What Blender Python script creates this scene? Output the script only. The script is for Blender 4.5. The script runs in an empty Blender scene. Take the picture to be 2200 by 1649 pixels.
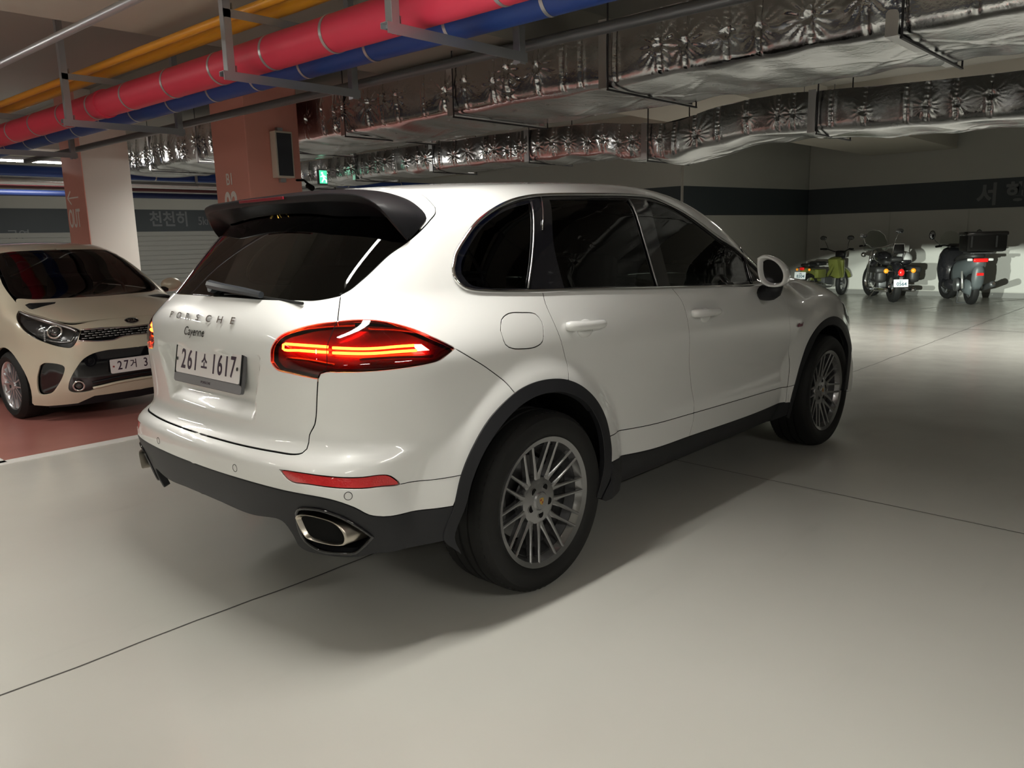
import bpy, bmesh, math, random
import numpy as np
from mathutils import Vector, Matrix, Euler
from mathutils.geometry import delaunay_2d_cdt
random.seed(4); rng=np.random.default_rng(4)
PI=math.pi
sc=bpy.context.scene; COL=sc.collection
# ------------------------------------------------ camera
cam_d=bpy.data.cameras.new('camera'); cam=bpy.data.objects.new('camera',cam_d); COL.objects.link(cam)
cam_d.sensor_fit='HORIZONTAL'; cam_d.sensor_width=36.0; cam_d.lens=36.0*1687.0/2200.0; cam_d.clip_start=.05; cam_d.clip_end=200
_y,_p,_r=.7513,.1831,-.0249
_f=Vector((-math.sin(_y)*math.cos(_p),math.cos(_y)*math.cos(_p),-math.sin(_p)))
_rt=Vector((math.cos(_y),math.sin(_y),0)); _u=_rt.cross(_f)
_r2=_rt*math.cos(_r)+_u*math.sin(_r); _u2=-_rt*math.sin(_r)+_u*math.cos(_r)
cam.matrix_world=Matrix(((_r2.x,_u2.x,-_f.x,2.9307),(_r2.y,_u2.y,-_f.y,-2.3006),(_r2.z,_u2.z,-_f.z,1.4224),(0,0,0,1)))
sc.camera=cam
# ------------------------------------------------ colour management, world
sc.view_settings.view_transform='Standard'; sc.view_settings.look='None'; sc.view_settings.gamma=1; sc.view_settings.use_curve_mapping=False
sc.view_settings.exposure=-0.03
sc.cycles.use_denoising=True
sc.cycles.max_bounces=8; sc.cycles.diffuse_bounces=4; sc.cycles.glossy_bounces=4; sc.cycles.transmission_bounces=6; sc.cycles.transparent_max_bounces=12
sc.cycles.caustics_reflective=False; sc.cycles.caustics_refractive=False; sc.cycles.sample_clamp_indirect=6.0
w=bpy.data.worlds.new('world'); sc.world=w; w.use_nodes=True
w.node_tree.nodes['Background'].inputs[0].default_value=(.8,.85,.8,1); w.node_tree.nodes['Background'].inputs[1].default_value=.012
LIGHTS=[]
def area(name,loc,rot,sx,sy,power,col=(1,1,1),spread=None):
    d=bpy.data.lights.new(name,'AREA'); d.shape='RECTANGLE'; d.size=sx; d.size_y=sy; d.energy=power; d.color=col
    if spread: d.spread=spread
    o=bpy.data.objects.new(name,d); COL.objects.link(o); o.location=loc; o.rotation_euler=rot; LIGHTS.append(o); return o
# linear LED tubes hung from the ceiling, some added as unseen fill: (x,y,z, length, along, power)
TUBES=[(.78,-.60,2.45,1.25,'y',30,'over the rear of the large white car'),(.78,-4.2,2.45,1.25,'y',130,'over the lane just behind the camera'),(.78,-8.2,2.45,1.25,'y',110,'over the lane, farther behind the camera'),
       (5.0,-4.4,2.6,1.25,'y',34,'added as fill over the right lane, behind the camera'),(5.0,-8.2,2.6,1.25,'y',50,'added as fill over the right lane, farthest behind the camera'),(5.0,-.9,2.6,1.25,'y',27,'added as fill over the right lane beside the large white car'),  # right-lane tubes are all added, to light the large car's side
       (-4.25,-1.9,2.55,1.25,'y',38,'over the bay left of the beige hatchback'),(-3.4,-5.4,2.72,1.25,'y',10,'over the left lane, behind the camera'),(-3.4,-8.6,2.6,1.25,'y',24,'over the left lane, farthest behind the camera'),(-7.4,-3.6,2.62,1.25,'y',26,'added over the far left bays to brighten the OUT pillar'),  # last tube is added out of view to brighten the OUT pillar
       (-6.45,3.15,2.405,1.0,'y',42,'fixed under the big duct behind the pink B1 pillar'),(-11.0,1.9,2.77,1.25,'y',34,''),(-13.6,8.2,2.9,1.25,'y',26,'by the slatted far wall, right of its lettering'),(-13.6,4.6,2.9,1.25,'y',22,'by the slatted far wall, left of its lettering'),
       (-1.5,8.6,2.86,1.25,'y',70,'added as hidden fill above the lower duct, nearer the olive motorcycle'),(2.6,8.6,2.86,1.25,'y',70,'added as hidden fill above the lower duct, nearer the scooter')]  # both added out of sight to brighten the upper back wall
for i,(x,y,z,L,ax,pw,wh) in enumerate(TUBES):
    for sg in (-1,1):
        area('tube_light_source',(x+sg*.018,y,z-.012),(0,sg*math.radians(-36),0),.035,L,pw*.56,(1.0,.975,.90),math.radians(112))
# dipped beams of the large car (its lamps are on)
for sx in (1,-1):
    d=bpy.data.lights.new('headlamp_beam','SPOT'); d.energy=3400; d.spot_size=math.radians(8.6); d.spot_blend=.3; d.shadow_soft_size=.03; d.color=(.93,1.0,.88)
    o=bpy.data.objects.new('headlamp_beam',d); COL.objects.link(o); o.location=(sx*.60,3.84,.76); o.scale=(3.8,1,1)
    o.rotation_euler=(math.radians(90-2.7),0,math.radians(6))
# ------------------------------------------------ materials
MATS={}
def mat(name,col=(.5,.5,.5),rough=.5,metal=0.,coat=0.,emit=None,es=1.,spec=.5,fn=None,coat_r=.03):
    if name in MATS: return MATS[name]
    m=bpy.data.materials.new(name); m.use_nodes=True; nt=m.node_tree; b=nt.nodes['Principled BSDF']
    b.inputs['Base Color'].default_value=(*col,1); b.inputs['Roughness'].default_value=rough; b.inputs['Metallic'].default_value=metal
    b.inputs['Coat Weight'].default_value=coat; b.inputs['Coat Roughness'].default_value=coat_r; b.inputs['Specular IOR Level'].default_value=spec
    if emit: b.inputs['Emission Color'].default_value=(*emit,1); b.inputs['Emission Strength'].default_value=es
    if fn: fn(m,nt,b)
    MATS[name]=m; return m
def N(nt,t,**k):
    n=nt.nodes.new(t)
    for a,v in k.items():
        if hasattr(n,a): setattr(n,a,v)
    return n
def lk(nt,a,b): nt.links.new(a,b)
def noise(nt,scale,detail=3,rough=.5,vec=None,coord='Object',stretch=None):
    tc=N(nt,'ShaderNodeTexCoord'); n=N(nt,'ShaderNodeTexNoise'); n.inputs['Scale'].default_value=scale; n.inputs['Detail'].default_value=detail; n.inputs['Roughness'].default_value=rough
    src=tc.outputs[coord]
    if stretch:
        mp=N(nt,'ShaderNodeMapping'); mp.inputs['Scale'].default_value=stretch; lk(nt,src,mp.inputs[0]); src=mp.outputs[0]
    lk(nt,src,n.inputs['Vector']); return n
def ramp(nt,src,stops):
    r=N(nt,'ShaderNodeValToRGB'); e=r.color_ramp.elements
    while len(e)<len(stops): e.new(.5)
    for i,(p,c) in enumerate(stops): e[i].position=p; e[i].color=(*c,1) if len(c)==3 else c
    lk(nt,src,r.inputs[0]); return r
def bump(nt,b,src,strength=.2,dist=.01,inp='Normal'):
    bp=N(nt,'ShaderNodeBump'); bp.inputs['Strength'].default_value=strength; bp.inputs['Distance'].default_value=dist
    lk(nt,src,bp.inputs['Height']); lk(nt,bp.outputs[0],b.inputs[inp]); return bp
def glass_mat(name,tint=(.1,.1,.11),rough=.01,ior=1.5,gl=(1,1,1)):
    if name in MATS: return MATS[name]
    m=bpy.data.materials.new(name); m.use_nodes=True; nt=m.node_tree; nt.nodes.remove(nt.nodes['Principled BSDF'])
    out=nt.nodes['Material Output']; fr=N(nt,'ShaderNodeFresnel'); fr.inputs[0].default_value=ior
    tr=N(nt,'ShaderNodeBsdfTransparent'); tr.inputs[0].default_value=(*tint,1)
    g=N(nt,'ShaderNodeBsdfGlossy'); g.inputs['Roughness'].default_value=rough; g.inputs['Color'].default_value=(*gl,1)
    mx=N(nt,'ShaderNodeMixShader'); lk(nt,fr.outputs[0],mx.inputs[0]); lk(nt,tr.outputs[0],mx.inputs[1]); lk(nt,g.outputs[0],mx.inputs[2]); lk(nt,mx.outputs[0],out.inputs[0])
    MATS[name]=m; return m
# ------------------------------------------------ object helpers
def empty(name,loc=(0,0,0),rz=0.,label=None,cat=None,group=None):
    o=bpy.data.objects.new(name,None); COL.objects.link(o); o.location=loc; o.rotation_euler=(0,0,rz)
    if label: o['label']=label
    if cat: o['category']=cat
    if group: o['group']=group
    return o
def tag(o,label=None,cat=None,group=None,kind=None):
    if label: o['label']=label
    if cat: o['category']=cat
    if group: o['group']=group
    if kind: o['kind']=kind
    return o
def link(name,me,m=None,parent=None,smooth=None,label=None):
    if m is not None and len(me.materials)==0: me.materials.append(m)
    o=bpy.data.objects.new(name,me); COL.objects.link(o)
    if parent is not None: o.parent=parent
    if smooth is True: me.polygons.foreach_set('use_smooth',[True]*len(me.polygons))
    elif isinstance(smooth,(int,float)) and smooth is not False and smooth is not None:
        me.polygons.foreach_set('use_smooth',[True]*len(me.polygons))
        try: me.set_sharp_from_angle(angle=math.radians(smooth))
        except Exception: pass
    if label: o['label']=label
    return o
class MB:
    """collects shapes into one mesh"""
    def __init__(s): s.v=[];s.f=[]
    def add(s,v,f):
        n=len(s.v); s.v+= [tuple(p) for p in v]; s.f+=[tuple(i+n for i in q) for q in f]; return s
    def box(s,c,d,rot=None,bev=0.):
        x,y,z=[k/2 for k in d]
        if bev<=0:
            v=[(i*x,j*y,k*z) for i in(-1,1) for j in(-1,1) for k in(-1,1)]
            f=[(0,1,3,2),(4,6,7,5),(0,4,5,1),(2,3,7,6),(0,2,6,4),(1,5,7,3)]
        else:
            b=min(bev,x*.99,y*.99,z*.99); bm=bmesh.new(); bmesh.ops.create_cube(bm,size=1,matrix=Matrix.Diagonal((2*x,2*y,2*z,1)))
            bmesh.ops.bevel(bm,geom=bm.edges[:],offset=b,segments=2,profile=.6,affect='EDGES')
            bm.verts.index_update(); v=[tuple(q.co) for q in bm.verts]; f=[tuple(q.index for q in p.verts) for p in bm.faces]; bm.free()
        M=Matrix.Identity(3) if rot is None else (rot if isinstance(rot,Matrix) else Euler(rot).to_matrix())
        c=Vector(c); return s.add([M@Vector(p)+c for p in v],f)
    def ringloft(s,rings,cap=True,closed=True):
        n=len(rings[0]); v=[p for r in rings for p in r]; f=[]
        for i in range(len(rings)-1):
            for j in range(n if closed else n-1):
                k=(j+1)%n; f.append((i*n+j,i*n+k,(i+1)*n+k,(i+1)*n+j))
        if cap: f.append(tuple(range(n-1,-1,-1))); f.append(tuple((len(rings)-1)*n+j for j in range(n)))
        return s.add(v,f)
    def tube(s,pts,r,n=10,cap=True,closed=False):
        pts=[Vector(p) for p in pts]; m=len(pts); R=r if hasattr(r,'__len__') else [r]*m
        rings=[]; prev=None
        for i,p in enumerate(pts):
            if closed: t=pts[(i+1)%m]-pts[i-1]
            else: t=pts[min(i+1,m-1)]-pts[max(i-1,0)]
            t.normalize()
            if prev is None:
                a=Vector((0,0,1)) if abs(t.z)<.9 else Vector((1,0,0)); x=t.cross(a).normalized()
            else:
                x=(prev-t*prev.dot(t)).normalized()
            prev=x; y=t.cross(x)
            rings.append([p+(x*math.cos(2*PI*k/n)+y*math.sin(2*PI*k/n))*R[i] for k in range(n)])
        if closed: rings.append(rings[0])
        return s.ringloft(rings,cap and not closed)
    def cyl(s,a,b,r,n=16,r2=None): return s.tube([a,b],[r,r if r2 is None else r2],n)
    def lathe(s,prof,n=32,M=None,close=False):
        """prof: (radius, height) about local z"""
        rings=[[(r*math.cos(2*PI*k/n),r*math.sin(2*PI*k/n),h) for k in range(n)] for r,h in prof]
        if close: rings.append(rings[0])
        if M is not None: rings=[[M@Vector(p) for p in q] for q in rings]
        return s.ringloft(rings,cap=not close)
    def prism(s,poly,h,M=None,h0=0.):
        """poly in local xy extruded z h0..h"""
        n=len(poly); v=[(x,y,h0) for x,y in poly]+[(x,y,h) for x,y in poly]
        f=[tuple(range(n-1,-1,-1)),tuple(range(n,2*n))]+[(i,(i+1)%n,n+(i+1)%n,n+i) for i in range(n)]
        if M is not None: v=[M@Vector(p) for p in v]
        return s.add(v,f)
    def sphere(s,c,r,nu=16,nv=10,sc=(1,1,1),M=None):
        prof=[(max(math.sin(PI*i/nv),1e-4)*r,-math.cos(PI*i/nv)*r) for i in range(nv+1)]
        T=Matrix.Translation(Vector(c))@(M.to_4x4() if M is not None else Matrix.Identity(4))@Matrix.Diagonal((*sc,1)); return s.lathe(prof,nu,T)
    def build(s,name,m,parent=None,smooth=None,bevel=None,label=None):
        me=bpy.data.meshes.new(name); me.from_pydata(s.v,[],s.f); me.update()
        bm=bmesh.new(); bm.from_mesh(me); bmesh.ops.recalc_face_normals(bm,faces=bm.faces[:]); bm.to_mesh(me); bm.free()
        return link(name,me,m,parent,smooth,label)
def frame(xax,yax,origin=(0,0,0)):
    x=Vector(xax).normalized(); z=x.cross(Vector(yax)).normalized(); y=z.cross(x)
    o=Vector(origin); return Matrix(((x.x,y.x,z.x,o.x),(x.y,y.y,z.y,o.y),(x.z,y.z,z.z,o.z),(0,0,0,1)))
def text_mesh(txt,size,depth=0.001,bold=0.,sx=1.,align='CENTER',shear=0.,space=1.):
    cu=bpy.data.curves.new('lettering','FONT'); cu.body=txt; cu.size=size; cu.align_x=align; cu.align_y='CENTER'; cu.extrude=depth; cu.offset=bold; cu.shear=shear; cu.space_character=space
    o=bpy.data.objects.new('tmp',cu); COL.objects.link(o)
    dg=bpy.context.evaluated_depsgraph_get(); me=bpy.data.meshes.new_from_object(o.evaluated_get(dg)); bpy.data.objects.remove(o)
    if sx!=1: me.transform(Matrix.Diagonal((sx,1,1,1)))
    return me
def text(name,txt,size,M,m,parent,**k):
    me=text_mesh(txt,size,**k); me.materials.clear(); me.transform(M); return link(name,me,m,parent)
def copy_tree(o,parent=None):
    c=o.copy(); COL.objects.link(c); c.parent=parent
    for ch in [x for x in bpy.data.objects if x.parent is o]:
        copy_tree(ch,c)
    return c
def crom(P,step=.02):
    """Catmull-Rom through points, keeps ends"""
    P=np.array(P,float)
    if len(P)<3: 
        n=max(1,int(np.ceil(np.linalg.norm(P[-1]-P[0])/step))); return P[0]+(P[-1]-P[0])*np.linspace(0,1,n+1)[:,None]
    Q=np.vstack([2*P[0]-P[1],P,2*P[-1]-P[-2]]); out=[P[0]]
    for i in range(1,len(Q)-2):
        a,b,c,d=Q[i-1],Q[i],Q[i+1],Q[i+2]
        t1=np.linalg.norm(b-a)**.5+1e-6;t2=np.linalg.norm(c-b)**.5+1e-6;t3=np.linalg.norm(d-c)**.5+1e-6
        m1=(c-b)+t2*((b-a)/t1-(c-a)/(t1+t2)); m2=(c-b)+t2*((d-c)/t3-(d-b)/(t2+t3))
        n=max(1,int(np.ceil(np.linalg.norm(c-b)/step)))
        for k in range(1,n+1):
            t=k/n; out.append((2*t**3-3*t**2+1)*b+(t**3-2*t**2+t)*m1+(-2*t**3+3*t**2)*c+(t**3-t**2)*m2)
    return np.array(out)
def join(*segs):
    out=[]
    for s in segs:
        for p in s:
            if not out or np.hypot(*(np.array(p)-out[-1]))>1e-4: out.append(np.array(p,float))
    if np.hypot(*(out[0]-out[-1]))<1e-4: out.pop()
    return np.array(out)
def rev(a): return a[::-1]
def pin(P,poly):
    x,y=P[:,0][:,None],P[:,1][:,None]; x0,y0=poly[:,0],poly[:,1]; x1,y1=np.roll(x0,-1),np.roll(y0,-1)
    c=((y0>y)!=(y1>y))&(x<(x1-x0)*(y-y0)/np.where(y1==y0,1e-12,y1-y0)+x0)
    return c.sum(1)%2==1
def area2(p): return .5*np.sum(p[:,0]*np.roll(p[:,1],-1)-np.roll(p[:,0],-1)*p[:,1])
def densify(p,step):
    out=[]
    for i in range(len(p)):
        a,b=p[i],p[(i+1)%len(p)]; n=max(1,int(np.ceil(np.linalg.norm(b-a)/step)))
        for k in range(n): out.append(a+(b-a)*k/n)
    return np.array(out)
def offset(p,d,fixed):
    """move a CCW ring to its inside by d"""
    a=np.roll(p,1,0); b=np.roll(p,-1,0); e1=p-a; e2=b-p
    e1/=np.linalg.norm(e1,axis=1,keepdims=True)+1e-12; e2/=np.linalg.norm(e2,axis=1,keepdims=True)+1e-12
    n1=np.stack([-e1[:,1],e1[:,0]],1); n2=np.stack([-e2[:,1],e2[:,0]],1); n=n1+n2; l=np.linalg.norm(n,axis=1,keepdims=True); n=n/np.maximum(l,1e-6); k=np.clip(2/np.maximum(l,.8),1,2)
    q=p+n*d*k; q[fixed]=p[fixed]; return q
class Chart:
    """panels cut on a smooth body F, addressed by wrap-around coordinates"""
    def __init__(s,F,XP,YP,YF,ZP,RO):
        s.F=F;s.XP,s.YP,s.YF,s.ZP,s.RO=XP,YP,YF,ZP,RO
        s.U1=XP;s.U2=XP+RO*PI/2;s.U3=s.U2+YF-YP;s.U4=s.U3+RO*PI/2;s.U5=s.U4+XP;s.V2=ZP+RO*PI/2;s.V3=s.V2+XP
    def od(s,u,v):
        XP,YP,YF,ZP,RO=s.XP,s.YP,s.YF,s.ZP,s.RO
        ph=np.clip((u-s.U1)/RO,0,PI/2)+np.clip((u-s.U3)/RO,0,PI/2); hx=np.sin(ph);hy=-np.cos(ph)
        ox=np.clip(u,0,XP)-np.clip(u-s.U4,0,XP);oy=YP+np.clip(u-s.U2,0,YF-YP)
        al=np.clip((v-ZP)/RO,0,PI/2);oz=np.minimum(v,ZP);ca,sa=np.cos(al),np.sin(al)
        inw=np.clip(v-s.V2,0,XP);ox=np.maximum(ox-inw*(ph>0)*(ph<PI),0)
        return np.stack([ox,oy,oz],-1),np.stack([ca*hx,ca*hy,sa],-1)
    def top(s,x,y):
        return np.stack([x,y,np.full_like(x,s.ZP-.05)],-1),np.stack([x*0,x*0,x*0+1.],-1)
    def pt(s,uv,off=0.,od=None):
        uv=np.asarray(uv,float); o,d=(od or s.od)(uv[:,0],uv[:,1]); p=o+d*solve(o,d,F=s.F)[:,None]
        n=grad(p,F=s.F); return p+n*off,n
    def panel(s,name,rings,m,parent,step=.02,inset=.0028,off=0.,flange=.018,sym=False,fixv=False,od=None,mirror=True,thin=None,feat=(),label=None):
        od=od or s.od; allp=[];edges=[];rr=[]
        for k,r in enumerate(rings):
            r=np.array(r,float); a=area2(r)
            if (a<0)==(k==0): r=r[::-1]
            r=densify(r,step*1.3); fx=np.zeros(len(r),bool)
            if sym: fx=(r[:,0]<1e-6)|(r[:,0]>s.U5-1e-6) | ((r[:,1]>s.V3-1e-6) if fixv else False)
            if inset: r=offset(r,inset,fx)
            rr.append((r,fx)); n0=len(allp); allp+=list(r); edges+=[(n0+i,n0+(i+1)%len(r)) for i in range(len(r))]
        o=rr[0][0]; mn=o.min(0);mx=o.max(0)
        gx=np.arange(mn[0],mx[0],step);gy=np.arange(mn[1],mx[1],step*.87)
        G=np.array([(x+(step/2 if j%2 else 0),y) for j,y in enumerate(gy) for x in gx])
        if len(G):
            k=pin(G,o)
            for r,_ in rr[1:]: k&=~pin(G,r)
            G=G[k]
        if len(G):
            B=np.array(allp); keep=np.ones(len(G),bool)
            for i in range(0,len(G),2000):
                d=((G[i:i+2000,None]-B[None])**2).sum(-1).min(1); keep[i:i+2000]=d>(.6*step)**2
            G=G[keep]
        vs=[Vector((float(a),float(b))) for a,b in allp]+[Vector((float(a),float(b))) for a,b in G]
        ov,oe,of,_,_,_=delaunay_2d_cdt(vs,edges,[],0,1e-6)[:6]
        P2=np.array([(q.x,q.y) for q in ov]); T=np.array([f for f in of if len(f)==3]); c=P2[T].mean(1)
        k=pin(c,o)
        for r,_ in rr[1:]: k&=~pin(c,r)
        T=T[k]; p,n=s.pt(P2,off,od)
        V=list(map(tuple,p)); Nn=list(map(tuple,n)); Fc=[tuple(t) for t in T]
        # orient
        a=p[T[0][0]];b_=p[T[0][1]];c_=p[T[0][2]]
        s1=np.einsum('ij,ij->i',np.cross(p[T[:,1]]-p[T[:,0]],p[T[:,2]]-p[T[:,0]]),n[T[:,0]])
        Fc=[t if q>0 else t[::-1] for t,q in zip(Fc,s1)]
        if flange:
            for r,fx in rr:
                q0,nn=s.pt(r,off,od); tng=np.roll(q0,-1,0)-np.roll(q0,1,0); out=np.cross(tng,nn); out/=np.linalg.norm(out,axis=1,keepdims=True)+1e-9
                # outward from the panel
                b=len(V); m_=len(r)
                q1=q0-nn*flange*.12+out*flange*.06; q2=q0-nn*flange
                for Q,NN in ((q0,nn),(q1,nn*.5+out),(q1,out),(q2,out)): V+=list(map(tuple,Q)); Nn+=list(map(tuple,NN))
                for i in range(m_):
                    j=(i+1)%m_
                    if fx[i] and fx[j]: continue
                    Fc.append((b+i,b+m_+i,b+m_+j,b+j)); Fc.append((b+2*m_+i,b+3*m_+i,b+3*m_+j,b+2*m_+j))
        if sym:
            k=len(V); V+=[(-x,y,z) for x,y,z in V]; Nn+=[(-x,y,z) for x,y,z in Nn]; Fc+=[tuple(i+k for i in f[::-1]) for f in Fc]
        me=bpy.data.meshes.new(name); me.from_pydata(V,[],Fc); me.update()
        me.polygons.foreach_set('use_smooth',[True]*len(me.polygons))
        nn=np.array(Nn); nn/=np.linalg.norm(nn,axis=1,keepdims=True)+1e-9
        me.normals_split_custom_set_from_vertices([tuple(x) for x in nn])
        ob=link(name,me,m,parent,label=label)
        if mirror and not sym: mirror_copy(ob)
        return ob
def mirror_copy(o,parent='same'):
    c=o.copy(); COL.objects.link(c)
    if parent!='same': c.parent=parent
    c.scale=(-o.scale[0],o.scale[1],o.scale[2]); c.location.x=-o.location.x
    return c
# ------------------------------------------------ smooth body shapes
class Spl:
    """natural cubic spline through (x, y), linear outside"""
    def __init__(s,pts):
        p=np.array(pts,float); s.x=x=p[:,0]; s.y=y=p[:,1]; n=len(x)
        h=np.diff(x); A=np.eye(n); b=np.zeros(n)
        for i in range(1,n-1):
            A[i,i-1]=h[i-1];A[i,i]=2*(h[i-1]+h[i]);A[i,i+1]=h[i]
            b[i]=6*((y[i+1]-y[i])/h[i]-(y[i]-y[i-1])/h[i-1])
        s.m=np.linalg.solve(A,b); s.h=h
    def __call__(s,q):
        q=np.asarray(q,float); x,y,m=s.x,s.y,s.m
        i=np.clip(np.searchsorted(x,q)-1,0,len(x)-2)
        h=s.h[i]; qc=np.clip(q,x[0],x[-1]); a=(x[i+1]-qc)/h; b=(qc-x[i])/h
        r=a*y[i]+b*y[i+1]+((a**3-a)*m[i]+(b**3-b)*m[i+1])*h*h/6
        s0=(y[1]-y[0])/s.h[0]-s.h[0]*m[1]/6; s1=(y[-1]-y[-2])/s.h[-1]+s.h[-1]*m[-2]/6
        return r+np.where(q<x[0],(q-x[0])*s0,0)+np.where(q>x[-1],(q-x[-1])*s1,0)
def smax(a,b,k):
    h=np.maximum(k-np.abs(a-b),0)/k
    return np.maximum(a,b)+h*h*k/4
def smin(a,b,k): return -smax(-a,-b,k)
def sst(x,a,b):
    t=np.clip((x-a)/(b-a),0,1); return t*t*(3-2*t)
# ---- body shape of the large car (x right, y forward from the rear axle, z up)
sideB=Spl([(.20,.80),(.30,.868),(.36,.893),(.44,.905),(.50,.903),(.58,.893),(.70,.905),(.85,.919),(.98,.918),(1.06,.906),(1.13,.885),(1.20,.857),(1.30,.818),(1.42,.770),(1.54,.715),(1.62,.670),(1.72,.60)])
sideY=Spl([(-1.2,-.12),(-.7,-.035),(-.3,-.005),(.2,.0),(1.2,.006),(2.2,.0),(2.9,.0),(3.3,.0),(3.7,-.05)])
greenY=Spl([(-1.0,-.20),(-.5,-.085),(0,-.03),(.5,-.006),(1.2,.0),(1.8,-.005),(2.4,-.03),(3,-.12)])
rear0=Spl([(.20,-.86),(.34,-.925),(.45,-.965),(.54,-.985),(.60,-.994),(.655,-.994),(.69,-.98),(.72,-.945),(.75,-.928),(.80,-.922),(.90,-.925),(1.0,-.928),(1.08,-.925),(1.15,-.910),(1.20,-.880),(1.25,-.832),(1.35,-.733),(1.45,-.632),(1.55,-.527),(1.65,-.42)])
top0=Spl([(-.8,1.57),(-.5,1.618),(-.2,1.652),(.2,1.680),(.6,1.698),(.95,1.708),(1.3,1.702),(1.6,1.66),(1.85,1.585),(2.1,1.470),(2.35,1.335),(2.5,1.235),(2.62,1.165),(2.8,1.140),(3.1,1.110),(3.4,1.045),(3.6,.955),(3.8,.86)])
topC=Spl([(-.8,.12),(0,.10),(1,.10),(1.6,.13),(2.1,.22),(2.4,.22),(2.7,.06),(3.1,.03),(3.6,.16)])
front0=Spl([(.2,3.72),(.4,3.80),(.6,3.83),(.75,3.82),(.88,3.76),(1.0,3.62),(1.1,3.40)])
def S(y,z):
    s=sideB(z)+sideY(y)+greenY(y)*sst(z,1.0,1.25)
    for yc in (0.,2.895):
        r=np.sqrt((y-yc)**2+(z-.372)**2)
        fl=.9700-.34*(r-.44)-.6*np.maximum(r-.52,0)**1.5
        fl=np.where(r<.44,.9700,fl)-.10*np.maximum(np.abs(y-yc)-.55,0)
        s=smax(s,fl,.018)
    return s
def Rr(x,z):
    r=rear0(z)+.105*x*x+.14*x**4-.030*x*x*sst(z,.45,.60)*sst(.80-z,.05,.12)+.12*x*x*sst(z,1.08,1.24)
    ax=np.abs(x); xe=.352+.0615*sst(z,.82,1.04)*1.0
    r=r+.042*sst(xe-ax,-.004,.03)*sst(1.036-z,0,.012)*sst(z,.79,.86)
    return r
def Tt(x,y): return top0(y)-topC(y)*x*x-.05*x**4
def Fr(x,z): return front0(z)-.16*x*x-.16*x**4
def F(p):
    x=np.abs(p[...,0]);y=p[...,1];z=p[...,2]
    a=x-S(y,z); b=Rr(x,z)-y
    kz=.28-.08*sst(z,1.15,1.5)-.14*sst(.8-z,.05,.25)*1
    f=smax(a,b,kz)
    f=smax(f,y-Fr(x,z),.22)
    kt=.13+.05*sst(y,1.4,2.2)
    f=smax(f,z-Tt(x,y),kt)
    return f
def solve(o,d,hi=3.5,F=F):
    lo=np.zeros(o.shape[:-1]);hi=np.full(o.shape[:-1],hi)
    for _ in range(34):
        m=(lo+hi)/2; f=F(o+d*m[...,None]); ins=f<0
        lo=np.where(ins,m,lo);hi=np.where(ins,hi,m)
    return (lo+hi)/2
def grad(p,h=2e-4,F=F):
    g=np.zeros_like(p)
    for i in range(3):
        e=np.zeros(3);e[i]=h
        g[...,i]=(F(p+e)-F(p-e))/(2*h)
    return g/np.maximum(np.linalg.norm(g,axis=-1,keepdims=True),1e-9)
# ---- body shape of the small hatchback (origin on the ground below the front axle)
kS=Spl([(.15,.66),(.25,.735),(.40,.775),(.60,.790),(.75,.790),(.88,.765),(.97,.745),(1.05,.728),(1.2,.675),(1.36,.605),(1.5,.52)])
kY=Spl([(-3,-.10),(-2.4,-.02),(-1.5,0),(-.5,.0),(.1,-.005),(.35,-.03),(.6,-.10),(.8,-.2)])
kF=Spl([(.10,.60),(.22,.66),(.36,.695),(.50,.700),(.62,.690),(.72,.675),(.80,.640),(.87,.56),(.93,.44)])
kR=Spl([(.1,-2.85),(.5,-2.92),(.9,-2.88),(1.2,-2.75),(1.5,-2.5)])
kT=Spl([(-2.9,1.30),(-2.6,1.42),(-2.2,1.475),(-1.5,1.502),(-1.0,1.492),(-.75,1.455),(-.62,1.408),(-.4,1.275),(-.2,1.158),(-.04,1.060),(.06,1.022),(.2,.990),(.4,.935),(.55,.875),(.7,.78)])
def FK(p):
    x=np.abs(p[...,0]);y=p[...,1];z=p[...,2]
    s=kS(z)+kY(y)
    for yc in (0.,-2.4):
        r=np.sqrt((y-yc)**2+(z-.285)**2); s=smax(s,.803-.30*np.maximum(r-.32,0)-.3*np.maximum(np.abs(y-yc)-.42,0),.02)
    f=smax(x-s,y-(kF(z)-.20*x*x-.38*x**4),.20)
    f=smax(f,kR(z)+.1*x*x-y,.2)
    return smax(f,z-(kT(y)-.11*x*x-.10*x**4*sst(y,-.7,-.2)),.10)
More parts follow.
